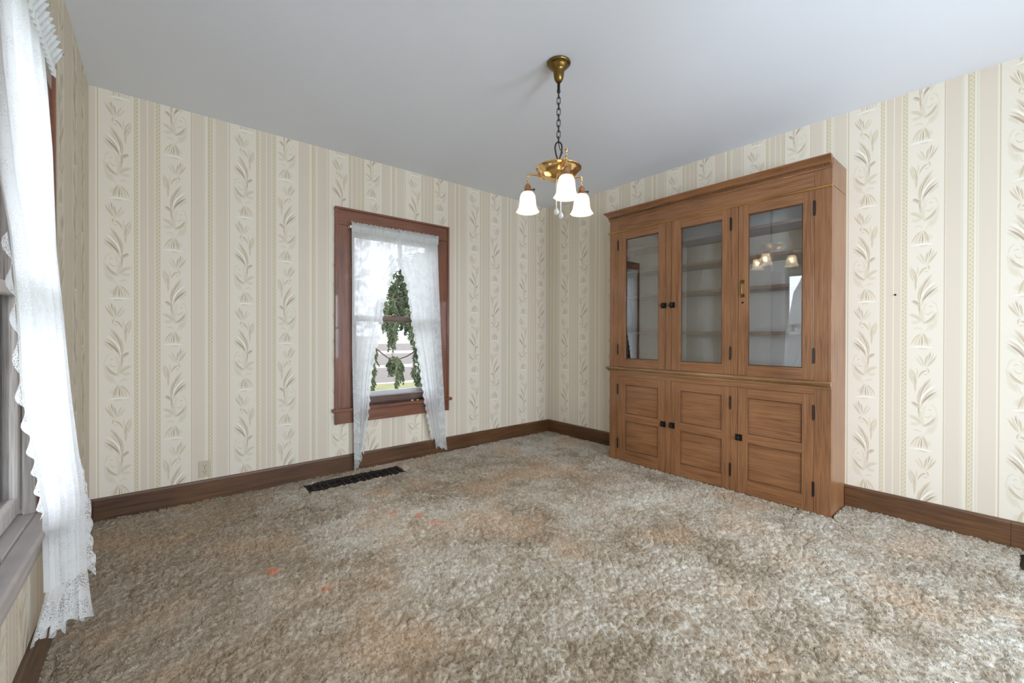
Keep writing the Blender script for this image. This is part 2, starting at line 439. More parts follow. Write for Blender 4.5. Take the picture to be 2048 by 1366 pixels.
paper_wall('wall_left', WP['left'], lambda a, d, z: (XC + d, a, z), YF, YA, [(OC[0], OC[1], WZ0, WZ1), (OC2[0], OC2[1], WZ0, WZ1)], YF - YA - 0.047,
           lambda mb: [mb.box(XC - WT, XC, a, b, z0, z1) for a, b, z0, z1 in slab_rects(YF - WT, YA, [OC, OC2])])
mb = MB()
for a, b, z0, z1 in slab_rects(XC, XB, OF): mb.box(a, b, YF - WT, YF, z0, z1)
tag(mb.build('wall_front', WP['front']), kind='structure')
tag(MB().box(XC - WT, XB + WT, YF - WT, YA + WT, H, H + .15).build('ceiling', M['ceiling']), kind='structure')

# ------------------------------------------------------------------ carpet
STAINS = [(1.09, 2.757, .035, 1), (1.2745, 2.456, .04, 1), (.4222, 2.325, .045, 1), (.586, 2.033, .028, 1), (1.16, 2.60, .05, .5), (1.30, 2.30, .07, .45)]
def carpet_mat():
    t = NT('shag_carpet_yarn')
    g = t.n('ShaderNodeNewGeometry'); pos = g.outputs['Position']
    at = t.n('ShaderNodeAttribute'); at.attribute_name = 'tuft'
    n1 = t.noise(pos, 1.3, 4, 0.62, 0.6); n2 = t.noise(pos, 7.0, 4, 0.6, 0.4); n3 = t.noise(pos, 34.0, 2, 0.5)
    f = t.math('ADD', t.math('MULTIPLY', n1, 0.50), t.math('ADD', t.math('MULTIPLY', n2, 0.34), t.math('MULTIPLY', n3, 0.16)))
    f = t.math('ADD', f, t.math('MULTIPLY', t.math('SUBTRACT', at.outputs['Fac'], 0.5), 0.26))
    c = t.ramp(f, [(0.34, srgb(122, 107, 84)), (0.43, srgb(150, 136, 114)), (0.52, srgb(176, 166, 149)), (0.63, srgb(196, 192, 181))])
    # shade of the left corner painted into the yarn as grey-brown; left side browner
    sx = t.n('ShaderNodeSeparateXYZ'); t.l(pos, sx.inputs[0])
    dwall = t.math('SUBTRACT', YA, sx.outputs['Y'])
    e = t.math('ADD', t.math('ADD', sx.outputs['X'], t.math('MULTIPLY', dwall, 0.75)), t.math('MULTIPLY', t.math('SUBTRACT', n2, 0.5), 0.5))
    corner_shade = t.math('SUBTRACT', 1.0, t.math('DIVIDE', t.math('SUBTRACT', e, 0.62), 0.45, clamp=True), clamp=True)
    left_brown = t.math('SUBTRACT', 1.0, t.math('DIVIDE', t.math('SUBTRACT', t.math('ADD', sx.outputs['X'], t.math('MULTIPLY', n1, 0.8)), 0.55), 0.7, clamp=True), clamp=True)
    c = t.mix(t.math('MULTIPLY', t.math('MAXIMUM', corner_shade, t.math('MULTIPLY', left_brown, 0.8)), 0.72), c, t.mix(at.outputs['Fac'], srgb(126, 106, 82), srgb(164, 142, 112)))
    wr = t.noise(pos, 2.1, 3, 0.5)
    c = t.mix(t.math('MULTIPLY', t.ramp(wr, [(0.5, (0, 0, 0, 1)), (0.66, (1, 1, 1, 1))]), 0.45), c, srgb(186, 152, 116))
    for (x, y, r, k) in STAINS:
        d = t.n('ShaderNodeVectorMath', operation='DISTANCE'); t.l(pos, d.inputs[0]); d.inputs[1].default_value = (x, y, 0.012)
        q = t.math('ADD', d.outputs['Value'], t.math('MULTIPLY', t.math('SUBTRACT', n3, 0.5), r * 1.6))
        m = t.math('MULTIPLY', t.math('SUBTRACT', 1.0, t.math('DIVIDE', q, r), clamp=True), 1.2 * k, clamp=True)
        c = t.mix(m, c, srgb(206, 120, 80))
    b = t.bsdf(c, 0.95, spec=0.1); b.inputs['Sheen Weight'].default_value = .25; b.inputs['Sheen Roughness'].default_value = .6
    return t.mat
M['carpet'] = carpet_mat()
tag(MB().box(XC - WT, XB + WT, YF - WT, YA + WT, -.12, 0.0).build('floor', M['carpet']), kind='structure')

def vnoise(x, y, seed, sc):
    """smooth value noise, vectorised"""
    r = np.random.RandomState(seed); G = r.rand(256, 256)
    x = x * sc + 50; y = y * sc + 50
    i = np.floor(x).astype(int); j = np.floor(y).astype(int); u = x - i; v = y - j
    u = u * u * (3 - 2 * u); v = v * v * (3 - 2 * v)
    g = lambda a, b: G[a % 256, b % 256]
    return (g(i, j) * (1 - u) + g(i + 1, j) * u) * (1 - v) + (g(i, j + 1) * (1 - u) + g(i + 1, j + 1) * u) * v

def worley(x, y, seed, sc):
    """distance to the border between scattered cells (F2 - F1) and a random value per cell"""
    r = np.random.RandomState(seed); JX = r.rand(512, 512); JY = r.rand(512, 512); JV = r.rand(512, 512)
    x = x * sc + 60; y = y * sc + 60; i = np.floor(x).astype(int); j = np.floor(y).astype(int)
    f1 = np.full(len(x), 9.0); f2 = np.full(len(x), 9.0); cv = np.zeros(len(x))
    for a in (-1, 0, 1):
        for b in (-1, 0, 1):
            ii = (i + a) % 512; jj = (j + b) % 512
            d = np.hypot(i + a + JX[ii, jj] - x, j + b + JY[ii, jj] - y)
            n1 = d < f1
            f2 = np.where(n1, f1, np.minimum(f2, d)); cv = np.where(n1, JV[ii, jj], cv); f1 = np.where(n1, d, f1)
    return f2 - f1, cv
def pile_height(x, y):
    wx = x + .012 * vnoise(x, y, 21, 22); wy = y + .012 * vnoise(x, y, 22, 22)
    e1, c1 = worley(wx, wy, 31, 17)          # clumps about 6 cm across, parted by narrow valleys
    e2, c2 = worley(wx, wy, 32, 46)          # twisted tufts about 2 cm across
    gate = np.clip((vnoise(x, y, 33, 5) - .15) / .35, 0, 1)
    v1 = 1 - (1 - np.clip(e1 / .16, 0, 1)) * gate
    v2 = np.clip(e2 / .45, 0, 1) ** .6
    sy = 2.907 + (x + .262) * .393
    seam = np.where(x < 1.0, np.clip(np.abs(y - sy) / .012, 0, 1), 1.0)
    return (.003 + .0050 * vnoise(x, y, 1, 9) + .0120 * v1 + .0075 * v2 * (.5 + .9 * c2)) * (.35 + .65 * seam)
def cut_out(x, y):
    k = (x > 3.272) & (y > .76) & (y < 2.5)
    k |= (x > .838) & (x < 1.606) & (y > 3.314) & (y < 3.516)
    k |= (x > 3.27) & (x < 3.52) & (y > -.7) & (y < -.004)
    return k
def build_carpet():
    # backing surface of the pile as a fine height field
    st = .0065
    gx = np.arange(XC + .015, XB - .013, st); gy = np.arange(-.45, YA - .013, st)
    X, Y = np.meshgrid(gx, gy); xr = X.ravel(); yr = Y.ravel()
    Z = pile_height(xr, yr) + .0012 * (np.random.RandomState(9).rand(len(xr)) - .5)
    Vg = np.stack([xr, yr, Z], 1).astype(np.float32)
    ny, nx = X.shape
    idx = np.arange(ny * nx).reshape(ny, nx)
    Qg = np.stack([idx[:-1, :-1], idx[:-1, 1:], idx[1:, 1:], idx[1:, :-1]], -1).reshape(-1, 4)
    cxq = xr[Qg].mean(1); cyq = yr[Qg].mean(1); Qg = Qg[~cut_out(cxq, cyq)]
    tg = np.clip(worley(xr, yr, 32, 46)[1] * .5 + .25, 0, 1)
    # yarn ends standing on it
    r = np.random.RandomState(3)
    N = 480000
    x = r.uniform(XC + .02, XB - .02, N); y = r.uniform(-0.45, YA - .02, N)
    k = ~cut_out(x, y)
    e1, _ = worley(x + .012 * vnoise(x, y, 21, 22), y + .012 * vnoise(x, y, 22, 22), 31, 17)
    k &= (e1 > .11) | (vnoise(x, y, 33, 5) < .2)
    x = x[k]; y = y[k]; n = len(x)
    h = pile_height(x, y)
    ang = vnoise(x, y, 5, 6) * 4 * PI + vnoise(x, y, 8, 30) * 4 + r.normal(0, 1.2, n)
    lean = np.abs(r.normal(.55, .3, n))
    dx = np.cos(ang) * np.sin(lean); dy = np.sin(ang) * np.sin(lean); dz = np.cos(lean)
    wa = r.uniform(0, PI, n); w = r.uniform(.0011, .0021, n)
    wx = np.cos(wa) * w; wy = np.sin(wa) * w
    ln = r.uniform(.0032, .0066, n) * (.5 + .5 * np.clip(h / .015, 0, 1.3))
    P = np.zeros((n, 4, 3), np.float32)
    for q, ws, k2 in ((0, 1.0, 0), (1.0, .7, 2)):
        bx = x + dx * ln * q; by = y + dy * ln * q; bz = h - .0012 + dz * ln * q
        P[:, k2, 0] = bx - wx * ws; P[:, k2, 1] = by - wy * ws; P[:, k2, 2] = bz
        P[:, k2 + 1, 0] = bx + wx * ws; P[:, k2 + 1, 1] = by + wy * ws; P[:, k2 + 1, 2] = bz
    np.clip(P[:, :, 0], XC + .015, XB - .015, out=P[:, :, 0]); np.clip(P[:, :, 1], -9, YA - .015, out=P[:, :, 1])
    V = np.concatenate([Vg, P.reshape(-1, 3)])
    b = (np.arange(n) * 4)[:, None] + len(Vg)
    Q = np.concatenate([Qg, b + np.array([[0, 1, 3, 2]])])
    me = bpy.data.meshes.new('shag_carpet')
    me.vertices.add(len(V)); me.vertices.foreach_set('co', V.astype(np.float32).ravel())
    me.loops.add(Q.size); me.loops.foreach_set('vertex_index', Q.ravel().astype(np.int32))
    me.polygons.add(len(Q)); me.polygons.foreach_set('loop_start', (np.arange(len(Q)) * 4).astype(np.int32))
    at = me.attributes.new('tuft', 'FLOAT', 'POINT')
    tv = np.clip(.5 + r.normal(0, .25, n), 0, 1)
    at.data.foreach_set('value', np.concatenate([tg, np.repeat(tv, 4)]).astype(np.float32))
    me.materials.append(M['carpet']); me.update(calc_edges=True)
    o = bpy.data.objects.new('shag_carpet', me); COL.objects.link(o)
    tag(o, 'worn beige and brown shag carpet covering the whole floor', 'carpet', kind='stuff')
build_carpet()

# ------------------------------------------------------------------ baseboards
BH = 0.162
def bprof(s, wall, t=.02):
    """profile from the wall face into the room; s = direction sign"""
    return [(wall, 0), (wall + s * t, 0), (wall + s * t, BH - .012), (wall + s * (t - .004), BH - .002), (wall + s * (t - .008), BH), (wall, BH)]
tag(MB().prism(bprof(-1, YA), 'X', XC, XB).build('baseboard_back', M['baseX']), kind='structure')
# the right wall's board is in three lengths: beyond the cabinet, and two with a butt joint
mb = MB().prism(bprof(-1, XB), 'Y', YA - .02, 2.50).prism(bprof(-1, XB), 'Y', .765, .0305).prism(bprof(-1, XB), 'Y', .0290, YF)
tag(mb.build('baseboard_right', M['baseY']), kind='structure')
tag(MB().prism(bprof(1, XC), 'Y', YF, YA - .02).build('baseboard_left', M['baseY']), kind='structure')
tag(MB().prism(bprof(1, YF), 'X', XC + .02, XB - .02).build('baseboard_front', M['baseX']), kind='structure')

# ------------------------------------------------------------------ windows
def window(name, a0, a1, mp, hx, wood_h, wood_v, sill_mat, sash_mat, out_sign):
    """a0..a1: opening; casing 0.129 wide around it. mp(a, d, z): d towards the room. hx: box(mb, a,a,d,d,z,z)"""
    CW = .129
    org = mp((a0 + a1) / 2, 0, 0.0)
    root = empty(name, org, kind='structure')
    B = lambda *bs: hx(MB(), bs)
    # flat casings with a raised back band around the outside
    for sa in (0, 1):
        e0, e1 = (a0 - CW, a0) if sa == 0 else (a1, a1 + CW)
        o0, o1 = (e0, e0 + .018) if sa == 0 else (e1 - .018, e1)
        B((e0, e1, 0, .020, WZ0 - .002, WZ1 - .006), (o0, o1, .018, .032, WZ0 - .13, 2.235)).build('side_casing', wood_v, root, org, bevel=.002)
    B((a0 - CW + .001, a1 + CW - .001, 0, .022, WZ1 - .005, 2.222), (a0 - CW, a1 + CW, 0, .034, 2.222, 2.24)).build('head_casing', wood_h, root, org, bevel=.002)
    B((a0 - CW - .022, a1 + CW + .026, 0, .052, WZ0 - .028, WZ0), (a0, a1, -.07, 0, WZ0 - .028, WZ0)).build('window_sill', sill_mat, root, org, bevel=.006)
    B((a0 - CW, a1 + CW, 0, .020, .430, WZ0 - .028)).build('apron', wood_h, root, org, bevel=.002)
    # jambs lining the opening, inner stops
    B((a0, a0 + .02, -WT, 0, WZ0, WZ1), (a1 - .02, a1, -WT, 0, WZ0, WZ1), (a0, a1, -WT, 0, WZ1 - .02, WZ1), (a0, a1, -WT - .04, -.07, WZ0 - .03, WZ0 + .012),
      (a0 + .02, a0 + .034, -.03, 0, WZ0, WZ1), (a1 - .034, a1 - .02, -.03, 0, WZ0, WZ1)).build('jamb', sash_mat, root, org, bevel=.001)
    # sashes: the lower one nearer the room
    ls = B((a0 + .02, a0 + .066, -.072, -.034, .573, 1.345), (a1 - .066, a1 - .02, -.072, -.034, .573, 1.345), (a0 + .066, a1 - .066, -.072, -.034, .573, .628),
           (a0 + .066, a1 - .066, -.072, -.034, 1.305, 1.345)).build('lower_sash', sash_mat, root, org, bevel=.003)
    us = B((a0 + .02, a0 + .066, -.115, -.077, 1.30, 2.08), (a1 - .066, a1 - .02, -.115, -.077, 1.30, 2.08), (a0 + .066, a1 - .066, -.115, -.077, 2.03, 2.08),
           (a0 + .066, a1 - .066, -.115, -.077, 1.295, 1.335)).build('upper_sash', sash_mat, root, org, bevel=.003)
    B((a0 + .066, a1 - .066, -.056, -.053, .628, 1.305)).build('pane', M['glass'], ls, org)
    B((a0 + .066, a1 - .066, -.099, -.096, 1.335, 2.03)).build('pane', M['glass'], us, org)
    mc = (a0 + a1) / 2
    B((mc - .03, mc + .03, -.066, -.038, 1.345, 1.352), (mc - .006, mc + .012, -.062, -.042, 1.352, 1.368)).build('sash_lock', M['antique'], ls, org, bevel=.002)
    # white outer frame
    B((a0 - .06, a0, -WT - .02, -WT, WZ0, WZ1 + .08), (a1, a1 + .06, -WT - .02, -WT, WZ0, WZ1 + .08), (a0 - .06, a1 + .06, -WT - .02, -WT, WZ1, WZ1 + .08),
      (a0 - .08, a1 + .08, -WT - .06, -.115, WZ0 - .035, WZ0 + .030), (a0, a1, -.135, -.125, WZ0, .662)).build('outer_frame', M['trim'], root, org)
    return root
def hxA(mb, bs):
    for a, b, d0, d1, z0, z1 in bs: mb.box(a, b, YA - d0, YA - d1, z0, z1)
    return mb
def hxC(mb, bs):
    for a, b, d0, d1, z0, z1 in bs: mb.box(XC + d0, XC + d1, a, b, z0, z1)
    return mb
def hxF(mb, bs):
    for a, b, d0, d1, z0, z1 in bs: mb.box(a, b, YF + d0, YF + d1, z0, z1)
    return mb
window('window_1', *OA, lambda a, d, z: (a, YA - d, z), hxA, M['caseX'], M['caseZ'], M['caseX'], M['brownsash'], 1)
window('window_2', *OC, lambda a, d, z: (XC + d, a, z), hxC, M['greyY'], M['caseZ'], M['dusty'], M['greyZ'], 1)
window('window_3', *OC2, lambda a, d, z: (XC + d, a, z), hxC, M['caseY'], M['caseZ'], M['caseY'], M['sash'], 1)
for k, o in enumerate(OF):
    window('window_%d' % (4 + k), *o, lambda a, d, z: (a, YF + d, z), hxF, M['caseX'], M['caseZ'], M['caseX'], M['sash'], 1)

# ------------------------------------------------------------------ curtains
def interp(tab, t):
    """piecewise smooth lookup: tab [(z, p...)] from top to bottom, t in 0..1 over the rows"""
    zs = np.linspace(0, 1, len(tab))
    k = min(int(t * (len(tab) - 1)), len(tab) - 2); u = t * (len(tab) - 1) - k
    u = u * u * (3 - 2 * u) * .5 + u * .5
    return np.array(tab[k]) * (1 - u) + np.array(tab[k + 1]) * u

def resample(tab, n, by_height=False):
    P = [np.array(p, float) for p in tab]
    d = [0]
    for a, b in zip(P, P[1:]): d.append(d[-1] + (abs(b[2] - a[2]) if by_height else np.linalg.norm(b - a)))
    out = []
    for i in range(n):
        s = d[-1] * i / (n - 1); k = 0
        while k < len(P) - 2 and d[k + 1] < s: k += 1
        u = (s - d[k]) / max(1e-9, d[k + 1] - d[k]); out.append(P[k] * (1 - u) + P[k + 1] * u)
    # light smoothing
    for _ in range(3):
        out = [out[0]] + [(out[i - 1] + 2 * out[i] + out[i + 1]) / 4 for i in range(1, n - 1)] + [out[-1]]
    return out

def panel(root, org, outer, inner, nrm, folds, amp, seed, nS=90, nT=110, edge=.10):
    """a hanging sheet between two edge lines (top to bottom) plus its open-lace edging and gathered ruffle"""
    r = random.Random(seed)
    O = resample(outer, nT, True); I = resample(inner, nT, True)
    ph = [r.uniform(0, 2 * PI) for _ in range(4)]
    nrm = np.array(nrm, float)
    def pos(s, i):
        q = i / (nT - 1)
        p = O[i] * (1 - s) + I[i] * s
        am = amp * (.45 + .75 * q)
        ss = s + .012 * math.sin(9 * q + ph[3])
        w = math.sin(2 * PI * folds * ss + ph[0]) + .45 * math.sin(2 * PI * folds * 1.7 * ss + ph[1] + 2.0 * q) + .3 * math.sin(2 * PI * folds * .5 * ss + ph[2] + 3 * q)
        return p + nrm * am * w * .6
    G = [[pos(j / (nS - 1), i) for j in range(nS)] for i in range(nT)]
    def grid(G, name, mat, par, flip=False):
        a, b = len(G), len(G[0]); mb = MB()
        mb.add([p for row in G for p in row], [(i * b + j, i * b + j + 1, (i + 1) * b + j + 1, (i + 1) * b + j) for i in range(a - 1) for j in range(b - 1)])
        return mb.build(name, mat, par, org, smooth=True, recalc=False)
    sheet = grid(G, 'sheet', M['sheer'], root)
    return G, sheet, grid

def ruffle(grid, line, outdir, nrm, width, waves, amp, name, mat, root, seed, rows=7, scallop=.12):
    """gathered strip hanging off a line; outdir(i) gives the way it spreads"""
    r = random.Random(seed); n = max(60, int(waves * 9)); L = resample(line, n); nrm = np.array(nrm, float)
    ph = r.uniform(0, 6)
    rowsL = []
    for k in range(rows):
        q = k / (rows - 1); row = []
        for i in range(n):
            u = i / (n - 1)
            od = np.array(outdir(u), float)
            w = math.sin(2 * PI * waves * u + ph + .8 * math.sin(7 * u)); w2 = math.cos(2 * PI * waves * u + ph + .8 * math.sin(7 * u))
            tng = L[min(i + 1, n - 1)] - L[max(i - 1, 0)]; tng /= np.linalg.norm(tng) + 1e-9
            ww = width * (1 + scallop * math.sin(2 * PI * waves * 1.0 * u + 1) + .10 * math.sin(2 * PI * waves * .37 * u))
            row.append(L[i] + od * ww * q + nrm * amp * w * (.15 + q) + tng * amp * .5 * w2 * q)
        rowsL.append(row)
    return grid(rowsL, name, mat, root)

def header(grid, root, p0, p1, nrm, waves, seed, h=.030, amp=.012):
    """gathered heading standing above the rod and the rod pocket below"""
    n = int(waves * 10); nrm = np.array(nrm, float); p0 = np.array(p0, float); p1 = np.array(p1, float)
    rows = []
    for k in range(8):
        q = k / 7; row = []
        z = -.045 + q * (h + .045)
        for i in range(n):
            u = i / (n - 1)
            ph = 2 * PI * waves * u + 1.3 * math.sin(11 * u + seed) + .7 * math.sin(29 * u)
            flare = abs(z + .010) / .03 if z > -.010 else .35
            row.append(p0 * (1 - u) + p1 * u + nrm * (.004 + amp * flare * math.sin(ph)) + (p1 - p0) / np.linalg.norm(p1 - p0) * .004 * flare * math.cos(ph) + np.array((0, 0, z + .004 * math.sin(ph * .5) * max(0, q - .6) * 2)))
        rows.append(row)
    return grid(rows, 'heading', M['lace_dense'], root)
M['lace_dense'] = lace_mat('gathered_heading_lace', 0.97, 160, 0.8, 1.0, 0.3)

YC = YA - .068
# back window, left-hand curtain
oA1 = (1.24, YC, 2.09)
cA1 = empty('lace_curtain', oA1, 'white sheer lace curtain with ruffled edge, left half of the small back window', 'curtain', 'lace curtains at the windows')
out1 = [(1.236, YC, 2.055), (1.238, YC, 1.6), (1.240, YC, 1.05), (1.250, YC - .004, .50), (1.256, YC - .006, .075)]
inn1 = [(1.690, YC - .002, 2.055), (1.680, YC - .002, 1.87), (1.570, YC - .006, 1.72), (1.495, YC - .006, 1.48), (1.470, YC - .006, 1.25), (1.415, YC - .006, 1.04), (1.375, YC - .010, .78), (1.355, YC - .016, .50), (1.330, YC - .014, .30), (1.318, YC - .008, .19)]
G1, s1, grid = panel(cA1, oA1, out1, inn1, (0, -1, 0), 6.5, .011, 11)
ruffle(grid, inn1[1:], lambda u: (.55 - .15 * u, -.10, -.55 - .2 * u), (0, -1, 0), .045, 26, .007, 'ruffle', M['lace'], cA1, 21)
ruffle(grid, [G1[-1][j] for j in range(0, 90, 6)], lambda u: (.05 + .1 * u, 0, -1), (0, -1, 0), .060, 7, .009, 'hem_ruffle', M['lace'], cA1, 22)
ruffle(grid, [G1[i][0] for i in range(62, 110, 4)], lambda u: (.9, -.10, -.2), (0, -1, 0), .055, 9, .006, 'lace_edging', M['lace'], cA1, 23)
header(grid, cA1, (1.232, YC, 2.085), (1.655, YC, 2.085), (0, -1, 0), 17, 1, h=.036)
# right-hand curtain
oA2 = (2.06, YC, 2.09)
cA2 = empty('lace_curtain', oA2, 'white sheer lace curtain with open-work outer edge, right half of the small back window', 'curtain', 'lace curtains at the windows')
out2 = [(2.052, YC, 2.055), (2.070, YC, 1.6), (2.096, YC, 1.05), (2.124, YC - .004, .55), (2.142, YC - .006, .16)]
inn2 = [(1.630, YC - .012, 2.055), (1.645, YC - .012, 1.87), (1.745, YC - .012, 1.66), (1.775, YC - .012, 1.46), (1.805, YC - .012, 1.25), (1.860, YC - .012, .99), (1.900, YC - .014, .71), (1.945, YC - .016, .45), (1.985, YC - .012, .27), (2.01, YC - .008, .20)]
G2, s2, grid = panel(cA2, oA2, out2, inn2, (0, -1, 0), 6.5, .011, 12)
ruffle(grid, inn2[1:], lambda u: (-.55 + .15 * u, -.10, -.55 - .2 * u), (0, -1, 0), .045, 26, .007, 'ruffle', M['lace'], cA2, 24)
ruffle(grid, [G2[-1][j] for j in range(0, 90, 6)], lambda u: (.08, 0, -1), (0, -1, 0), .090, 7, .009, 'hem_ruffle', M['lace'], cA2, 25)
ruffle(grid, [G2[i][0] for i in range(30, 110, 4)], lambda u: (-.9, -.12, -.1), (0, -1, 0), .075, 10, .005, 'lace_edging', M['lace'], cA2, 26)
header(grid, cA2, (1.650, YC - .008, 2.085), (2.056, YC, 2.085), (0, -1, 0), 17, 2, h=.036)
rod = empty('curtain_rod', (1.64, YA, 2.08), 'flat white curtain rod gathered inside the small back window curtains', 'curtain rod', 'curtain rods')
oR = (1.64, YA, 2.08)
MB().box(1.222, 2.066, YC + .006, YC + .010, 2.070, 2.092).build('rail', M['bead'], rod, oR)
MB().box(1.222, 1.225, YC + .006, YA - .018, 2.072, 2.090).build('bracket', M['bead'], rod, oR)
MB().box(2.063, 2.066, YC + .006, YA - .018, 2.072, 2.090).build('bracket', M['bead'], rod, oR)

# left wall window: its far curtain, seen close by at the left edge of the view
XK = XC + .070
oC1 = (XK, 2.10, 2.09)
cC = empty('lace_curtain', oC1, 'large white lace curtain hanging near the camera at the left wall window', 'curtain', 'lace curtains at the windows')
outC = [(XK - .012, 1.92, 2.06), (XK - .010, 1.98, 1.92), (XK - .010, 2.05, 1.78), (XK - .010, 2.10, 1.464), (XK, 2.14, 1.263), (XK + .018, 2.15, .951), (XK + .032, 2.15, .766), (XK + .048, 2.15, .60), (XK + .046, 2.14, .48), (XK + .050, 2.13, .33)]
innC = [(XK + .006, 1.18, 2.055), (XK + .008, 1.20, 1.75), (XK + .010, 1.30, 1.52), (XK + .010, 1.40, 1.40), (XK + .010, 1.46, 1.24), (XK + .010, 1.49, 1.13), (XK + .010, 1.50, 1.06), (XK + .008, 1.58, .96), (XK + .006, 1.68, .84), (XK - .006, 1.86, .64), (XK - .030, 2.02, .50), (XK - .030, 2.04, .33)]
G3, s3, grid = panel(cC, oC1, outC, innC, (1, 0, 0), 6.0, .012, 13, nS=130, nT=150)
ruffle(grid, innC[3:10], lambda u: (.02, -.60 + .1 * u, -.50), (1, 0, 0), 0.034, 10, .006, 'ruffle', M['lace'], cC, 27)
ruffle(grid, [G3[-1][j] for j in range(0, 130, 8)], lambda u: (.10 - .30 * u, -.04, -1), (.3, .95, 0), .150, 6.5, .016, 'hem_ruffle', M['lace'], cC, 28, rows=12)
ruffle(grid, [G3[i][0] for i in range(112, 150, 4)], lambda u: (.15 + .35 * u, .05, -.75), (.2, .9, 0), .045, 7, .008, 'lace_edging', M['lace'], cC, 29)
header(grid, cC, (XK - .014, 2.085, 2.085), (XK, 1.30, 2.085), (1, 0, 0), 22, 3, h=.040, amp=.015)
rodC = empty('curtain_rod', (XC, 1.8, 2.08), 'flat white curtain rod gathered inside the left wall window curtain', 'curtain rod', 'curtain rods')
oR = (XC, 1.8, 2.08)
MB().box(XK - .010, XK - .006, 1.36, 2.078, 2.070, 2.092).build('rail', M['bead'], rodC, oR)
MB().box(XC + .018, XK - .006, 2.075, 2.078, 2.072, 2.090).build('bracket', M['bead'], rodC, oR)
MB().box(XC + .018, XK - .006, 1.36, 1.363, 2.072, 2.090).build('bracket', M['bead'], rodC, oR)

# ------------------------------------------------------------------ built-in china cabinet
XF = 3.28
oK = (XB, 1.63, 0)
cab = empty('china_cabinet', oK, 'tall oak china cabinet with three glass doors above three panelled doors', 'cabinet')
Y0, Y1 = 0.768, 2.492
TOP = 2.318
def K(name, boxes, mat, parent=cab, bevel=.0015):
    mb = MB()
    for b in boxes: mb.box(*b)
    return mb.build(name, mat, parent, oK, bevel=bevel)
K('side_panel', [(XF + .02, XB - .001, Y0, Y0 + .02, 0, 2.135), (XF + .02, XB - .001, Y0, Y0 + .02, 2.138, TOP)], M['oakZ'])
K('side_panel', [(XF + .02, XB - .001, Y1 - .02, Y1, 0, 2.135), (XF + .02, XB - .001, Y1 - .02, Y1, 2.138, TOP)], M['oakZ'])
K('top_board', [(XF + .02, XB - .001, Y0 + .02, Y1 - .02, TOP - .02, TOP)], M['oakY'])
K('back_panel', [(XB - .014, XB - .002, Y0 + .02, Y1 - .02, .02, TOP - .02)], M['inside'])
for q0, q1 in ((.86, .885), (2.14, 2.155)): K('inner_board', [(XF + .022, XB - .014, Y0 + .02, Y1 - .02, q0, q1)], M['inside'])
K('base_board', [(XF + .022, XB - .014, Y0 + .02, Y1 - .02, .005, .03)], M['oakY'])
for z in (1.966, 1.756, 1.528, 1.197):
    K('shelf', [(XF + .055, XB - .014, Y0 + .02, Y1 - .02, z - .013, z + .009)], M['shelf'])
# face frame
ST = [(Y1 - .093, Y1), (1.867, 1.917), (1.337, 1.387), (Y0, .862)]
K('stile', [(XF, XF + .02, ST[0][0], ST[0][1], 0, 2.268)], M['oakZ'])
for z0_, z1_ in ((.022, .794), (.885, 2.132)): K('stile', [(XF, XF + .02, ST[1][0], ST[1][1], z0_, z1_)], M['oakZ'])
for z0_, z1_ in ((.022, .794), (.885, 2.132)): K('stile', [(XF, XF + .02, ST[2][0], ST[2][1], z0_, z1_)], M['oakZ'])
K('stile', [(XF, XF + .02, ST[3][0], ST[3][1], 0, 2.268)], M['oakZ'])
K('frieze_board', [(XF, XF + .02, ST[3][1] + .001, ST[0][0] - .001, 2.133, 2.268)], M['oakY'])
K('rail', [(XF, XF + .02, ST[3][1] + .001, ST[0][0] - .001, .795, .884)], M['oakY'])
K('toe_rail', [(XF, XF + .02, ST[3][1] + .001, ST[0][0] - .001, 0, .022)], M['baseY'])
# mouldings; they return round the left end and stop flush at the right end
def mould(name, prof, mat):
    """prof: [(out, z)] from bottom to top, swept along the front and mitred round the left end"""
    mb = MB(); n = len(prof); vs = []
    for (o, z) in prof: vs.append((XF - o, Y0, z))
    for (o, z) in prof: vs.append((XF - o, Y1 + o, z))
    for (o, z) in prof: vs.append((XB - .001, Y1 + o, z))
    fs = []
    for k in range(2):
        for i in range(n - 1): fs.append((k * n + i, k * n + i + 1, (k + 1) * n + i + 1, (k + 1) * n + i))
    b = len(vs)
    vs += [(XF + .004, Y0, prof[0][1]), (XF + .004, Y0, prof[-1][1])]
    fs.append(tuple(range(n)) + (b + 1, b))
    # top and bottom caps
    vs += [(XF + .004, Y1 - .004, prof[0][1]), (XF + .004, Y1 - .004, prof[-1][1]), (XB - .001, Y1 - .004, prof[0][1]), (XB - .001, Y1 - .004, prof[-1][1])]
    fs += [(0, b, b + 2, n), (n, b + 2, b + 4, 2 * n), (n - 1, b + 1, b + 3, 2 * n - 1), (2 * n - 1, b + 3, b + 5, 3 * n - 1)]
    mb.add(vs, fs); return mb.build(name, mat, cab, oK)
crown = mould('crown_molding', [(0, 2.248), (.006, 2.248), (.008, 2.256), (.005, 2.260), (.010, 2.264), (.010, 2.278), (.016, 2.282), (.026, 2.300), (.034, 2.308), (.044, 2.318), (.046, 2.326), (0, 2.326)], M['oakY'])
mould('head_bead', [(0, 2.127), (.008, 2.128), (.012, 2.133), (.012, 2.138), (.007, 2.142), (0, 2.143)], wood('bead_wood', 'Y', srgb(96, 62, 24), srgb(140, 98, 46), srgb(170, 128, 70), 0.3))
mould('waist_molding', [(0, .836), (.010, .838), (.012, .846), (.008, .850), (.014, .853), (.024, .862), (.028, .870), (.026, .878), (.018, .882), (0, .882)], wood('waist_wood', 'Y', srgb(84, 58, 34), srgb(132, 96, 62), srgb(168, 134, 96), 0.3))
mb = MB(); nb = 125
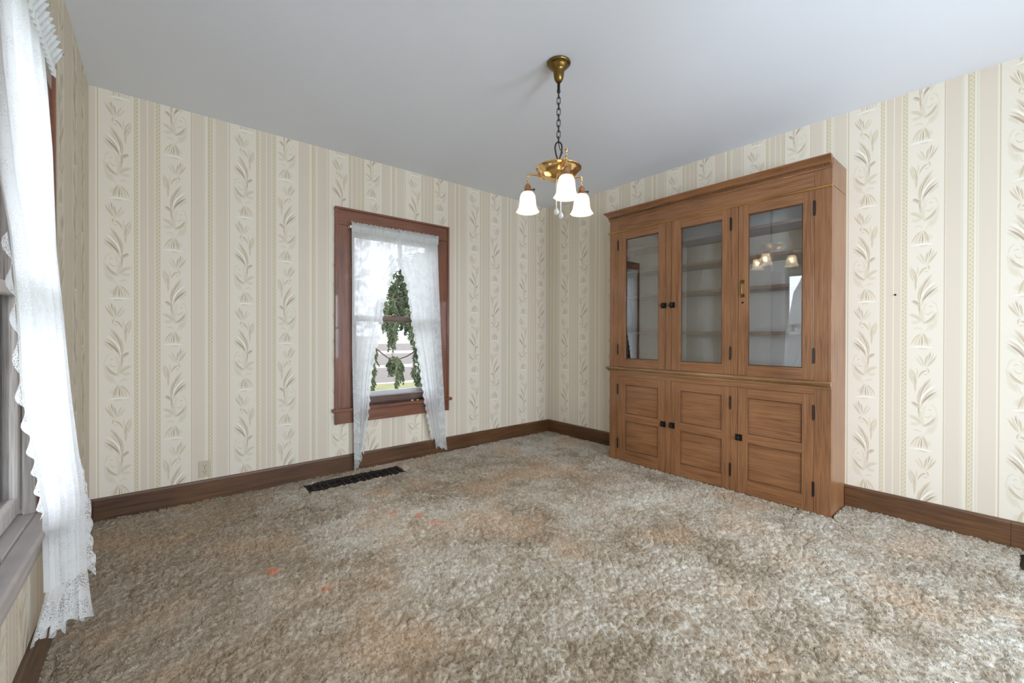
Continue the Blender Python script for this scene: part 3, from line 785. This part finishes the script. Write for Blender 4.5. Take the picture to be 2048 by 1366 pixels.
for i in range(nb):
    y = Y0 + .006 + (Y1 + .006 - Y0) * i / nb
    mb.tube([(XF - .0135, y - .002, 2.266), (XF - .0160, y + .002, 2.271), (XF - .0135, y + .006, 2.276)], [.0015, .0056, .0015], 6)
mb.build('rope_trim', M['baseY'], crown, oK, smooth=True)

def hinge(y, z, par, length=.085):
    mb = MB().tube([(XF - .004, y, z - length / 2), (XF - .004, y, z + length / 2)], .0055, 8)
    mb.sphere((XF - .004, y, z + length / 2 + .004), .005, 5); mb.sphere((XF - .004, y, z - length / 2 - .004), .005, 5)
    mb.box(XF - .0015, XF + .0, y - .007, y + .007, z - length / 2, z + length / 2)
    return mb.build('hinge', M['black'], par, oK, smooth=False)
def latch(y, z, par, side):
    """cupboard turn: a plate on the door, a keeper on the stile, and a round thumb knob"""
    mb = MB()
    mb.box(XF - .004, XF - .0005, y - .024, y + .024, z - .024, z + .024)
    mb.box(XF - .012, XF - .004, y - .020, y + .006, z - .016, z + .016) if side > 0 else mb.box(XF - .012, XF - .004, y - .006, y + .020, z - .016, z + .016)
    mb.tube([(XF - .010, y, z), (XF - .022, y, z)], .005, 8)
    mb.tube([(XF - .020, y, z), (XF - .023, y, z), (XF - .030, y, z), (XF - .034, y, z)], [.007, .013, .014, .009], 14)
    return mb.build('latch', M['black'], par, oK, bevel=.001)
GY = [(1.985, 2.320), (1.452, 1.785), (.928, 1.267)]
DY = [(1.9205, 2.397), (1.3885, 1.8635), (.8635, 1.3335)]
hside = [1, -1, -1]      # side of the hinges: +1 at the larger Y (left in view)
for k in range(3):
    (g0, g1), (d0, d1) = GY[k], DY[k]
    z0, z1 = .886, 2.130
    # glazed door: stiles run through, rails between
    up = K('glass_door', [(XF - .001, XF + .021, d0, g0, z0, z1), (XF - .001, XF + .021, g1, d1, z0, z1)], M['oakZ'])
    for q0, q1 in ((z0, .961), (2.056, z1)): K('door_rail', [(XF - .0008, XF + .0208, g0, g1, q0, q1)], M['oakY'], up)
    # rebate bead around the glass
    bd = .007
    K('glazing_bead', [(XF + .006, XF + .012, g0, g0 + bd, .961, 2.056), (XF + .006, XF + .012, g1 - bd, g1, .961, 2.056), (XF + .006, XF + .012, g0, g1, .961, .961 + bd), (XF + .006, XF + .012, g0, g1, 2.056 - bd, 2.056)], M['baseZ'], up, .001)
    K('pane', [(XF + .012, XF + .015, g0, g1, .961, 2.056)], M['cabglass'], up, 0)
    # panelled door below
    z0, z1 = .023, .7935
    lo = K('panel_door', [(XF - .001, XF + .021, d0, g0, z0, z1), (XF - .001, XF + .021, g1, d1, z0, z1)], M['oakZ'])
    for q0, q1 in ((z0, .126), (.393, .460), (.725, z1)): K('door_rail', [(XF - .0008, XF + .0208, g0, g1, q0, q1)], M['oakY'], lo)
    for q0, q1 in ((.126, .393), (.460, .725)):
        fr = K('panel_shade_bead', [(XF + .004, XF + .014, g0, g0 + .006, q0, q1), (XF + .004, XF + .014, g1 - .006, g1, q0, q1), (XF + .004, XF + .014, g0 + .006, g1 - .006, q0, q0 + .006), (XF + .004, XF + .014, g0 + .006, g1 - .006, q1 - .006, q1)], M['shadebead'], lo, .002)  # dark strips painting the shade along the panel recess edges
        K('recessed_panel', [(XF + .014, XF + .019, g0 - .004, g1 + .004, q0, q1)], M['oakY'], lo, 0)
    hy = d1 + .001 if hside[k] > 0 else d0 - .001
    for z in (2.008, 1.046): hinge(hy, z, up)
    for z in (.676, .176): hinge(hy, z, lo)
    if k == 0: latch(1.933, 1.429, up, 1); latch(1.935, .425, lo, 1)
    if k == 1: latch(1.856, 1.429, up, -1); latch(1.855, .427, lo, -1)
    if k == 2:
        latch(1.326, .427, lo, -1)
        mb = MB()
        mb.tube([(XF - .003, 1.303, 1.572), (XF - .016, 1.303, 1.566), (XF - .020, 1.303, 1.552), (XF - .021, 1.303, 1.520), (XF - .020, 1.303, 1.488), (XF - .016, 1.303, 1.474), (XF - .003, 1.303, 1.468)], .0052, 8)
        mb.box(XF - .004, XF - .001, 1.289, 1.317, 1.560, 1.584).box(XF - .004, XF - .001, 1.289, 1.317, 1.456, 1.480)
        mb.build('pull_handle', M['antique'], up, oK, bevel=.001)
        MB().tube([(XF - .0025, 1.303, 1.418), (XF + .001, 1.303, 1.418)], .008, 12).build('keyhole', M['black'], up, oK)

# ------------------------------------------------------------------ pendant chandelier
cx_, cy_ = 1.7151, 1.6575
oL = (cx_, cy_, H)
fw = (-math.sin(YAW), math.cos(YAW)); rt = (math.cos(YAW), math.sin(YAW))
chd = empty('pendant_chandelier', oL, 'brass three-light chandelier with frosted bell shades hanging from the ceiling', 'chandelier')
def P(name, mb, mat, parent=chd, smooth=True, bevel=0): return mb.build(name, mat, parent, oL, smooth=smooth, bevel=bevel)
c = (cx_, cy_, 0)
P('canopy', MB().lathe([(.001, 2.6995), (.060, 2.6995), (.066, 2.696), (.066, 2.690), (.060, 2.683), (.052, 2.680), (.050, 2.672), (.036, 2.660), (.031, 2.650), (.029, 2.630), (.026, 2.610), (.018, 2.594), (.010, 2.586), (.001, 2.584)], c, 40), M['antique'])
P('stem', MB().lathe([(.001, 2.590), (.008, 2.590), (.008, 2.545), (.010, 2.543), (.010, 2.534), (.006, 2.530), (.001, 2.530)], c, 16), M['chain'])
mb = MB()
zt = 2.534; nl = 9; pitch = (zt - 2.252) / nl
for i in range(nl):
    zc = zt - pitch * (i + .5); a = (i % 2) * PI / 2 + .5
    hl = pitch * .5 + .005; wd = .0095; pts = []
    for k in range(16):
        q = 2 * PI * k / 16
        lx = wd * math.cos(q); lz = (hl - wd) * (1 if math.sin(q) > 0 else -1) + wd * math.sin(q)
        pts.append((cx_ + lx * math.cos(a), cy_ + lx * math.sin(a), zc + lz))
    mb.tube(pts, .0023, 6, closed=True)
P('chain', mb, M['chain'])
# long pear-shaped loop and the wire threading it
a = YAW
pts = []
for k in range(24):
    q = 2 * PI * k / 24
    z = 2.205 + .052 * math.sin(q); w = .024 * math.cos(q) * (.72 + .38 * math.sin(q))
    pts.append((cx_ + w * math.cos(a), cy_ + w * math.sin(a), z))
P('hanging_loop', MB().tube(pts, .0042, 8, closed=True).lathe([(.001, 2.162), (.012, 2.160), (.014, 2.150), (.009, 2.135), (.018, 2.125), (.001, 2.124)], c, 16), M['chain'])
P('wire', MB().tube([(cx_, cy_, 2.26), (cx_ + .010, cy_ + .004, 2.235), (cx_ + .006, cy_ - .006, 2.215), (cx_ + .020, cy_ - .012, 2.20), (cx_ + .012, cy_ - .004, 2.175), (cx_ + .004, cy_, 2.145)], .0022, 6), M['chain'])
P('bowl', MB().lathe([(.001, 2.126), (.030, 2.124), (.070, 2.118), (.108, 2.113), (.124, 2.112), (.1275, 2.109), (.126, 2.105), (.118, 2.103), (.114, 2.097), (.112, 2.090), (.104, 2.083), (.101, 2.077), (.092, 2.069), (.076, 2.058), (.058, 2.049), (.040, 2.044), (.020, 2.042), (.001, 2.042)], c, 56), M['brass'])
P('finial', MB().lathe([(.001, 2.046), (.018, 2.044), (.020, 2.040), (.014, 2.036), (.012, 2.031), (.006, 2.026), (.001, 2.025)], c, 20), M['brass'])
R0 = .184
for i, th in enumerate((-113.5, 6.5, 126.5)):
    th = math.radians(th)
    d = (-math.cos(th) * fw[0] + math.sin(th) * rt[0], -math.cos(th) * fw[1] + math.sin(th) * rt[1])
    at = lambda r, z: (cx_ + d[0] * r, cy_ + d[1] * r, z)
    pts = [at(r, z) for r, z in ((.080, 2.068), (.100, 2.074), (.115, 2.086), (.135, 2.094), (.155, 2.098), (.170, 2.103), (.182, 2.100), (.186, 2.090), (.180, 2.082))]
    arm = P('arm', MB().tube(pts, [.009, .0085, .008, .007, .006, .006, .006, .0055, .004], 10).sphere(at(.098, 2.072), .013, 8, .8), M['brass'])
    hx_, hy_ = cx_ + d[0] * R0, cy_ + d[1] * R0
    # scroll finial rising from the tip of the arm
    if i == 1: P('tip_finial', MB().tube([at(.184, 2.100), at(.190, 2.110), at(.188, 2.120), at(.184, 2.124)], [.004, .004, .003, .0025], 8).lathe([(.001, 0), (.005, .001), (.004, .010), (.009, .018), (.012, .021), (.001, .022)], at(.186, 2.114), 12), M['brass'], arm)
    P('link', MB().tube([(hx_ + .006 * math.cos(q) * d[0], hy_ + .006 * math.cos(q) * d[1], 2.072 + .011 * math.sin(q)) for q in [2 * PI * k / 14 for k in range(14)]], .0020, 6, closed=True)
      .tube([(hx_ - .005 * math.cos(q) * d[1], hy_ + .005 * math.cos(q) * d[0], 2.056 + .009 * math.sin(q)) for q in [2 * PI * k / 14 for k in range(14)]], .0020, 6, closed=True), M['brass'], arm)
    hc = (hx_, hy_, 0)
    so = P('socket', MB().lathe([(.001, 2.052), (.006, 2.051), (.008, 2.046), (.015, 2.040), (.0185, 2.030), (.0185, 2.008), (.022, 2.006), (.029, 2.002), (.029, 1.996), (.024, 1.994), (.001, 1.994)], hc, 24), M['copper'], chd)
    if i != 1:
        sd = (rt[0], rt[1])
        P('switch_key', MB().tube([(hx_ + sd[0] * .016, hy_ + sd[1] * .016, 2.018), (hx_ + sd[0] * .034, hy_ + sd[1] * .034, 2.016)], .003, 6).sphere((hx_ + sd[0] * .036, hy_ + sd[1] * .036, 2.016), .007, 8), M['chain'], so)
    outp = [(.026, 2.002), (.030, 1.998), (.037, 1.990), (.042, 1.976), (.044, 1.958), (.046, 1.940), (.048, 1.922), (.052, 1.908), (.058, 1.897), (.063, 1.889), (.0645, 1.886)]
    am = [0, 0, 0, .005, .01, .012, .015, .03, .05, .06, .062]
    prof = outp + [(r - .0025, z + .001) for r, z in outp[::-1]]
    sh = P('shade', MB().lathe(prof, hc, 64, 8, am + am[::-1]), M['shade'])
    P('bulb', MB().sphere((hx_, hy_, 1.952), .020, 10, 1.25), M['bulb'], sh)
    P('bulb_neck', MB().lathe([(.010, 1.996), (.012, 1.985), (.012, 1.974), (.001, 1.972)], hc, 12), M['bead'], sh)
for (dr, df, zb) in ((-.0125, -.012, 1.862), (.0135, .004, 1.846)):
    px, py = cx_ + rt[0] * dr + fw[0] * df, cy_ + rt[1] * dr + fw[1] * df
    mb = MB().tube([(px, py, 2.045), (px, py, zb + .025)], .0030, 8)
    cord = P('pull_cord', mb, M['bead'])
    P('crystal_drop', MB().lathe([(.001, .027), (.005, .026), (.006, .020), (.010, .016), (.0150, .004), (.0155, -.004), (.010, -.013), (.001, -.017)], (px, py, zb), 8), M['crystal'], cord, smooth=False)

# ------------------------------------------------------------------ floor registers, outlet, nail
def register(x0, x1, y0, y1, label, n, wide_bars):
    org = ((x0 + x1) / 2, (y0 + y1) / 2, .012)
    r = empty('floor_register', org, label, 'floor vent', 'floor registers')
    fr = .016
    MB().box(x0, x1, y0, y0 + fr, .001, .016).box(x0, x1, y1 - fr, y1, .001, .016).box(x0, x0 + fr, y0 + fr, y1 - fr, .001, .016).box(x1 - fr, x1, y0 + fr, y1 - fr, .001, .016).build('frame', M['register'], r, org, bevel=.002)
    MB().box(x0 + fr, x1 - fr, y0 + fr, y1 - fr, .001, .003).build('duct_shadow', M['slot'], r, org)
    mb = MB()
    if wide_bars:
        m = 62
        for i in range(1, m):
            x = x0 + fr + (x1 - x0 - 2 * fr) * i / m
            mb.box(x - .0022, x + .0022, y0 + fr, y1 - fr, .008, .013)
        for k in range(1, 4):
            y = y0 + (y1 - y0) * k / 4; mb.box(x0 + fr, x1 - fr, y - .003, y + .003, .009, .0138)
    else:
        for i in range(1, 16):
            y = y0 + fr + (y1 - y0 - 2 * fr) * i / 16; mb.box(x0 + fr, x1 - fr, y - .002, y + .002, .008, .013)
    mb.build('grille', M['register'], r, org)
    if wide_bars:
        mb = MB()
        for i in range(n):
            x = x0 + .052 + (x1 - x0 - .10) * i / (n - 1)
            mb.box(x - .0012, x + .0012, y0 + .006, y1 - .006, .0135, .0165)
        mb.build('cross_bars', M['bar'], r, org)
register(.842, 1.602, 3.318, 3.512, 'long black metal floor register in the carpet below the small back window', 13, True)
register(3.275, 3.515, -.55, -.008, 'dark floor register at the right edge of the room by the right baseboard', 12, False)

org = (.2425, YA, .237)
ot = empty('wall_outlet', org, 'almond duplex electrical outlet low on the striped back wall', 'outlet')
MB().box(.208, .277, YA - .007, YA, .181, .293).build('cover_plate', M['outlet'], ot, org, bevel=.002)
for zc in (.257, .217):
    rc = MB().tube([(.2425, YA - .007, zc), (.2425, YA - .0095, zc)], .0165, 20).build('receptacle', M['outlet'], ot, org)
    MB().box(.2350, .2372, YA - .0102, YA - .009, zc - .001, zc + .008).box(.2478, .2500, YA - .0102, YA - .009, zc - .001, zc + .008).tube([(.2425, YA - .009, zc - .008), (.2425, YA - .0102, zc - .008)], .0028, 8).build('slots', M['slot'], rc, org)
MB().tube([(.2425, YA - .007, .237), (.2425, YA - .0085, .237)], .0032, 10).build('screw', M['bar'], ot, org)
o = MB().tube([(XB, .513, 1.4384), (XB - .006, .513, 1.4390), (XB - .008, .513, 1.4390)], [.003, .003, .006], 8).build('wall_nail', M['black'], None)
tag(o, 'tiny dark nail in the right wall at mid height, right of the cabinet', 'nail')

# ------------------------------------------------------------------ outdoors
def ground_mat():
    t = NT('lawn_and_field')
    g = t.n('ShaderNodeNewGeometry'); sp = t.n('ShaderNodeSeparateXYZ'); t.l(g.outputs['Position'], sp.inputs[0])
    n1 = t.noise(g.outputs['Position'], 2.2, 5, 0.7); n2 = t.noise(g.outputs['Position'], .35, 3)
    grass = t.mix(n1, srgb(80, 82, 56), srgb(120, 118, 84))
    field = t.mix(n1, srgb(84, 78, 74), srgb(100, 94, 90))
    snow = srgb(136, 136, 124)
    d = t.math('ADD', sp.outputs['Y'], t.math('MULTIPLY', t.math('SUBTRACT', n2, 0.5), 1.2))
    m = t.math('DIVIDE', d, 300.0)
    def band(a, b): return t.math('MULTIPLY', t.math('GREATER_THAN', d, a), t.math('LESS_THAN', d, b))
    c = t.mix(t.math('GREATER_THAN', d, 14.8), grass, field)
    for a, b in ((14.8, 15.3), (22, 23.8), (38, 44), (78, 400)): c = t.mix(band(a, b), c, snow)
    t.bsdf(c, 0.95, spec=0.1); return t.mat
mb = MB(); mb.add([(-400, -400, -.62), (400, -400, -.62), (400, 400, -.62), (-400, 400, -.62)], [(0, 1, 2, 3)])
tag(mb.build('ground', ground_mat()), kind='structure')
tag(MB().box(XC - WT + .01, XB + WT - .01, YF - WT + .01, YA + WT - .01, -.62, -.125).build('foundation_wall', M['trim']), kind='structure')

def leafmat():
    t = NT('spruce_needles'); n = t.noise(t.coords(), 9, 3)
    t.bsdf(t.mix(n, srgb(48, 64, 44), srgb(96, 112, 78)), 0.8, spec=0.2); return t.mat
M['needle'] = leafmat(); M['bark'] = plain('spruce_bark', srgb(92, 76, 62), 0.9, var=0.3, scale=12)
YT = 8.0
def back(u, v, Y):
    """where the sight line through a spot of the window meets the tree's own distance"""
    x = (u - 1024) / F_PX; y = -(v - CY) / F_PX
    x, y = x * math.cos(ROLL) - y * math.sin(ROLL), x * math.sin(ROLL) + y * math.cos(ROLL)
    a = (x, math.cos(PITCH) + y * math.sin(PITCH), -math.sin(PITCH) + y * math.cos(PITCH))
    d = (a[0] * math.cos(YAW) - a[1] * math.sin(YAW), a[0] * math.sin(YAW) + a[1] * math.cos(YAW), a[2])
    t = Y / d[1]; return (d[0] * t, Y, d[2] * t + CAM_H)
tree_org = (back(960, 700, YT)[0], YT + 1.4, -.62)
tree = empty('spruce_tree', tree_org, 'dark green spruce with drooping branches outside the small back window', 'tree')
tx, ty = tree_org[0], tree_org[1]
MB().tube([(tx, ty, -.62), (tx + .05, ty, 1.5), (tx, ty, 4.2), (tx, ty, 7.2)], [.24, .20, .13, .03], 12).build('trunk', M['bark'], tree, tree_org, smooth=True)
TW = []; NV = []; NF = []
def frond(top, length, spread, seed, dens=1.0):
    """a hanging branchlet: a curving twig with short needle sprays on both sides"""
    r = random.Random(seed); top = np.array(top, float)
    sway = np.array((r.uniform(-.10, .10), r.uniform(-.10, .10), 0)); n = max(6, int(length / .035))
    pts = [top + sway * (i / n) ** 2 * length + np.array((.02 * math.sin(i * .9 + seed), 0, -length * i / n)) for i in range(n + 1)]
    TW.append(pts[::3] if len(pts) > 6 else pts)
    for i, p in enumerate(pts):
        q = i / n; w = spread * (.55 + .45 * math.sin(PI * min(1, q * 1.1))) * (1 - .5 * q)
        for k in range(int(9 * dens)):
            ang = r.uniform(0, 2 * PI); L = w * r.uniform(.5, 1.1)
            d = np.array((math.cos(ang) * .75, math.sin(ang) * .75, -r.uniform(.3, 1.3))); d = d / np.linalg.norm(d) * L
            s = np.cross(d, (r.uniform(-1, 1), r.uniform(-1, 1), r.uniform(-1, 1))); s = s / (np.linalg.norm(s) + 1e-9) * r.uniform(.008, .014)
            p0 = p + np.array((0, 0, r.uniform(-.02, .02))); b = len(NV)
            NV.extend([p0 - s * .5, p0 + s * .5, p0 + d * .6 + s, p0 + d, p0 + d * .6 - s]); NF.append((b, b + 1, b + 2, b + 3, b + 4))
def bough(p0, p1, n, ln, sp, seed, sag=.25, dens=1.0):
    r = random.Random(seed); p0 = np.array(p0, float); p1 = np.array(p1, float)
    pts = [p0 * (1 - q) + p1 * q + np.array((0, 0, -sag * 4 * q * (1 - q) * .5)) for q in [i / 10 for i in range(11)]]
    TW.append(pts)
    for i in range(n):
        q = (i + r.uniform(.1, .9)) / n
        p = p0 * (1 - q) + p1 * q + np.array((r.uniform(-.15, .15), r.uniform(-.2, .2), -sag * 4 * q * (1 - q) * .5))
        frond(p, ln * r.uniform(.6, 1.15), sp, seed * 100 + i, dens)
trk = lambda z: (tx, ty, z)
# dense mass of the crown behind the upper sash
for i, (u, v) in enumerate(((772, 560), (790, 545), (812, 560), (768, 590), (792, 585), (815, 590), (780, 612), (805, 610), (825, 606), (842, 560), (856, 590), (800, 566), (750, 604), (870, 540), (880, 600), (840, 530), (760, 575), (757, 600), (775, 545), (785, 518), (798, 520), (791, 512), (770, 600), (785, 600), (798, 598), (812, 575), (822, 600), (764, 618), (794, 618), (815, 620))):
    q = back(u, v, YT + .3 * math.sin(i * 2.1)); bough(trk(q[2] + .5), q, 12, .55, .17, 40 + i, -.05, 1.2)
# drooping fronds in front of the sky and the field
for i, (u, v0, v1, w) in enumerate(((774, 636, 672, .10), (783, 640, 704, .14), (791, 636, 690, .12), (803, 634, 662, .09), (812, 634, 668, .13), (822, 632, 690, .17), (829, 636, 722, .18), (835, 640, 735, .18), (843, 640, 760, .20), (856, 640, 770, .22), (868, 640, 740, .22),
                                    (745, 704, 782, .13), (738, 700, 775, .13), (750, 690, 735, .07), (728, 700, 790, .16), (779, 716, 752, .10), (787, 712, 748, .12), (797, 714, 774, .14), (802, 720, 766, .12), (793, 716, 742, .12), (828, 728, 758, .12), (836, 745, 772, .14), (842, 740, 785, .14))):
    a = back(u, v0, YT - .2 * (i % 3)); b = back(u, v1, YT)
    for k in range(3): frond((a[0] + .04 * (k - 1), a[1] + .06 * (k - 1), a[2] - .03 * k), (a[2] - b[2]) * (1 - .12 * k), w * 1.05, 900 + i * 5 + k, 1.0)
a = back(722, 690, YT); b = back(786, 723, YT); TW.append([np.array(a), np.array(back(750, 696, YT)), np.array(back(768, 710, YT)), np.array(b)])
TW.append([np.array(trk(2.4)), np.array(back(845, 628, YT)), np.array(back(800, 622, YT)), np.array(back(770, 628, YT))])
TW.append([np.array(trk(1.8)), np.array(back(850, 690, YT)), np.array(back(815, 712, YT)), np.array(b)])
mb = MB()
for pts in TW: mb.tube(pts, [.014 * (1 - .7 * i / len(pts)) + .003 for i in range(len(pts))], 5)
mb.build('branches', M['bark'], tree, tree_org)
mb = MB(); mb.add(NV, NF); o = mb.build('foliage', M['needle'], tree, tree_org, recalc=False)

# ------------------------------------------------------------------ light
w = bpy.data.worlds.new('overcast_sky'); scene.world = w; w.use_nodes = True
nt = w.node_tree; nt.nodes.clear()
out = nt.nodes.new('ShaderNodeOutputWorld'); bg = nt.nodes.new('ShaderNodeBackground')
tc = nt.nodes.new('ShaderNodeTexCoord'); sp = nt.nodes.new('ShaderNodeSeparateXYZ'); cr = nt.nodes.new('ShaderNodeValToRGB')
nt.links.new(tc.outputs['Generated'], sp.inputs[0]); nt.links.new(sp.outputs['Z'], cr.inputs[0]); nt.links.new(cr.outputs[0], bg.inputs[0]); nt.links.new(bg.outputs[0], out.inputs[0])
cr.color_ramp.elements[0].position = 0.0; cr.color_ramp.elements[0].color = (.78, .84, .95, 1)
cr.color_ramp.elements[1].position = 0.6; cr.color_ramp.elements[1].color = (.88, .93, 1.0, 1)
bg.inputs[1].default_value = SKY = 4.6

def portal(loc, rot, sx, sy):
    l = bpy.data.lights.new('window_portal', 'AREA'); l.shape = 'RECTANGLE'; l.size = sx; l.size_y = sy
    l.cycles.is_portal = True
    o = bpy.data.objects.new('window_portal', l); COL.objects.link(o); o.location = loc; o.rotation_euler = rot
    o['kind'] = 'helper'
zc = (WZ0 + WZ1) / 2; hz = WZ1 - WZ0
portal(((OA[0] + OA[1]) / 2, YA + WT + .03, zc), (-PI / 2, 0, 0), OA[1] - OA[0], hz)
for o_ in (): portal((XC - WT - .03, (o_[0] + o_[1]) / 2, zc), (0, -PI / 2, 0), hz, o_[1] - o_[0])
def window_fill(name, loc, rot, sx, sy, watts):  # area lamps added outside the window openings to brighten the room
    l = bpy.data.lights.new(name, 'AREA'); l.shape = 'RECTANGLE'; l.size = sx; l.size_y = sy; l.energy = watts; l.color = (.74, .86, 1.0)
    o = bpy.data.objects.new(name, l); COL.objects.link(o); o.location = loc; o.rotation_euler = rot; o['kind'] = 'helper'
window_fill('window_fill', (XC - WT - .05, (OC[0] + OC[1]) / 2, zc), (0, -PI / 2, 0), hz, OC[1] - OC[0], 5)
window_fill('window_fill', (XC - WT - .05, (OC2[0] + OC2[1]) / 2, zc), (0, -PI / 2, 0), hz, OC2[1] - OC2[0], 112)  # added lamp at an unseen window, far brighter than the sky
for o_ in OF: window_fill('window_fill', ((o_[0] + o_[1]) / 2, YF - WT - .05, zc), (PI / 2, 0, 0), o_[1] - o_[0], hz, 125 if o_[0] < 1 else 85)  # added fill lamps at the unseen windows behind the camera

# ------------------------------------------------------------------ camera
from mathutils import Matrix
cam = bpy.data.cameras.new('camera'); co = bpy.data.objects.new('camera', cam); COL.objects.link(co)
cam.sensor_fit = 'HORIZONTAL'; cam.sensor_width = 36.0; cam.lens = 36.0 * F_PX / 2048
cam.shift_y = (CY - 683.0) / 2048
cam.clip_start = .02; cam.clip_end = 1000
right = np.array((1, 0, 0)); up = np.array((0, math.sin(PITCH), math.cos(PITCH))); fwd = np.array((0, math.cos(PITCH), -math.sin(PITCH)))
X = math.cos(ROLL) * right + math.sin(ROLL) * up; Y = -math.sin(ROLL) * right + math.cos(ROLL) * up; Z = -fwd
Rz = np.array(((math.cos(YAW), -math.sin(YAW), 0), (math.sin(YAW), math.cos(YAW), 0), (0, 0, 1)))
A = Rz @ np.array((X, Y, Z)).T
mw = Matrix.Identity(4)
for i in range(3):
    for j in range(3): mw[i][j] = A[i][j]
mw[2][3] = CAM_H
co.matrix_world = mw
scene.camera = co

scene.view_settings.view_transform = 'Standard'; scene.view_settings.look = 'None'
scene.view_settings.exposure = 0.2; scene.view_settings.gamma = 1.0; scene.view_settings.use_curve_mapping = False
scene.cycles.max_bounces = 10; scene.cycles.diffuse_bounces = 6; scene.cycles.transparent_max_bounces = 16
scene.cycles.glossy_bounces = 4; scene.cycles.transmission_bounces = 6
scene.cycles.caustics_reflective = False; scene.cycles.caustics_refractive = False
scene.cycles.sample_clamp_indirect = 8.0
scene.cycles.use_denoising = True
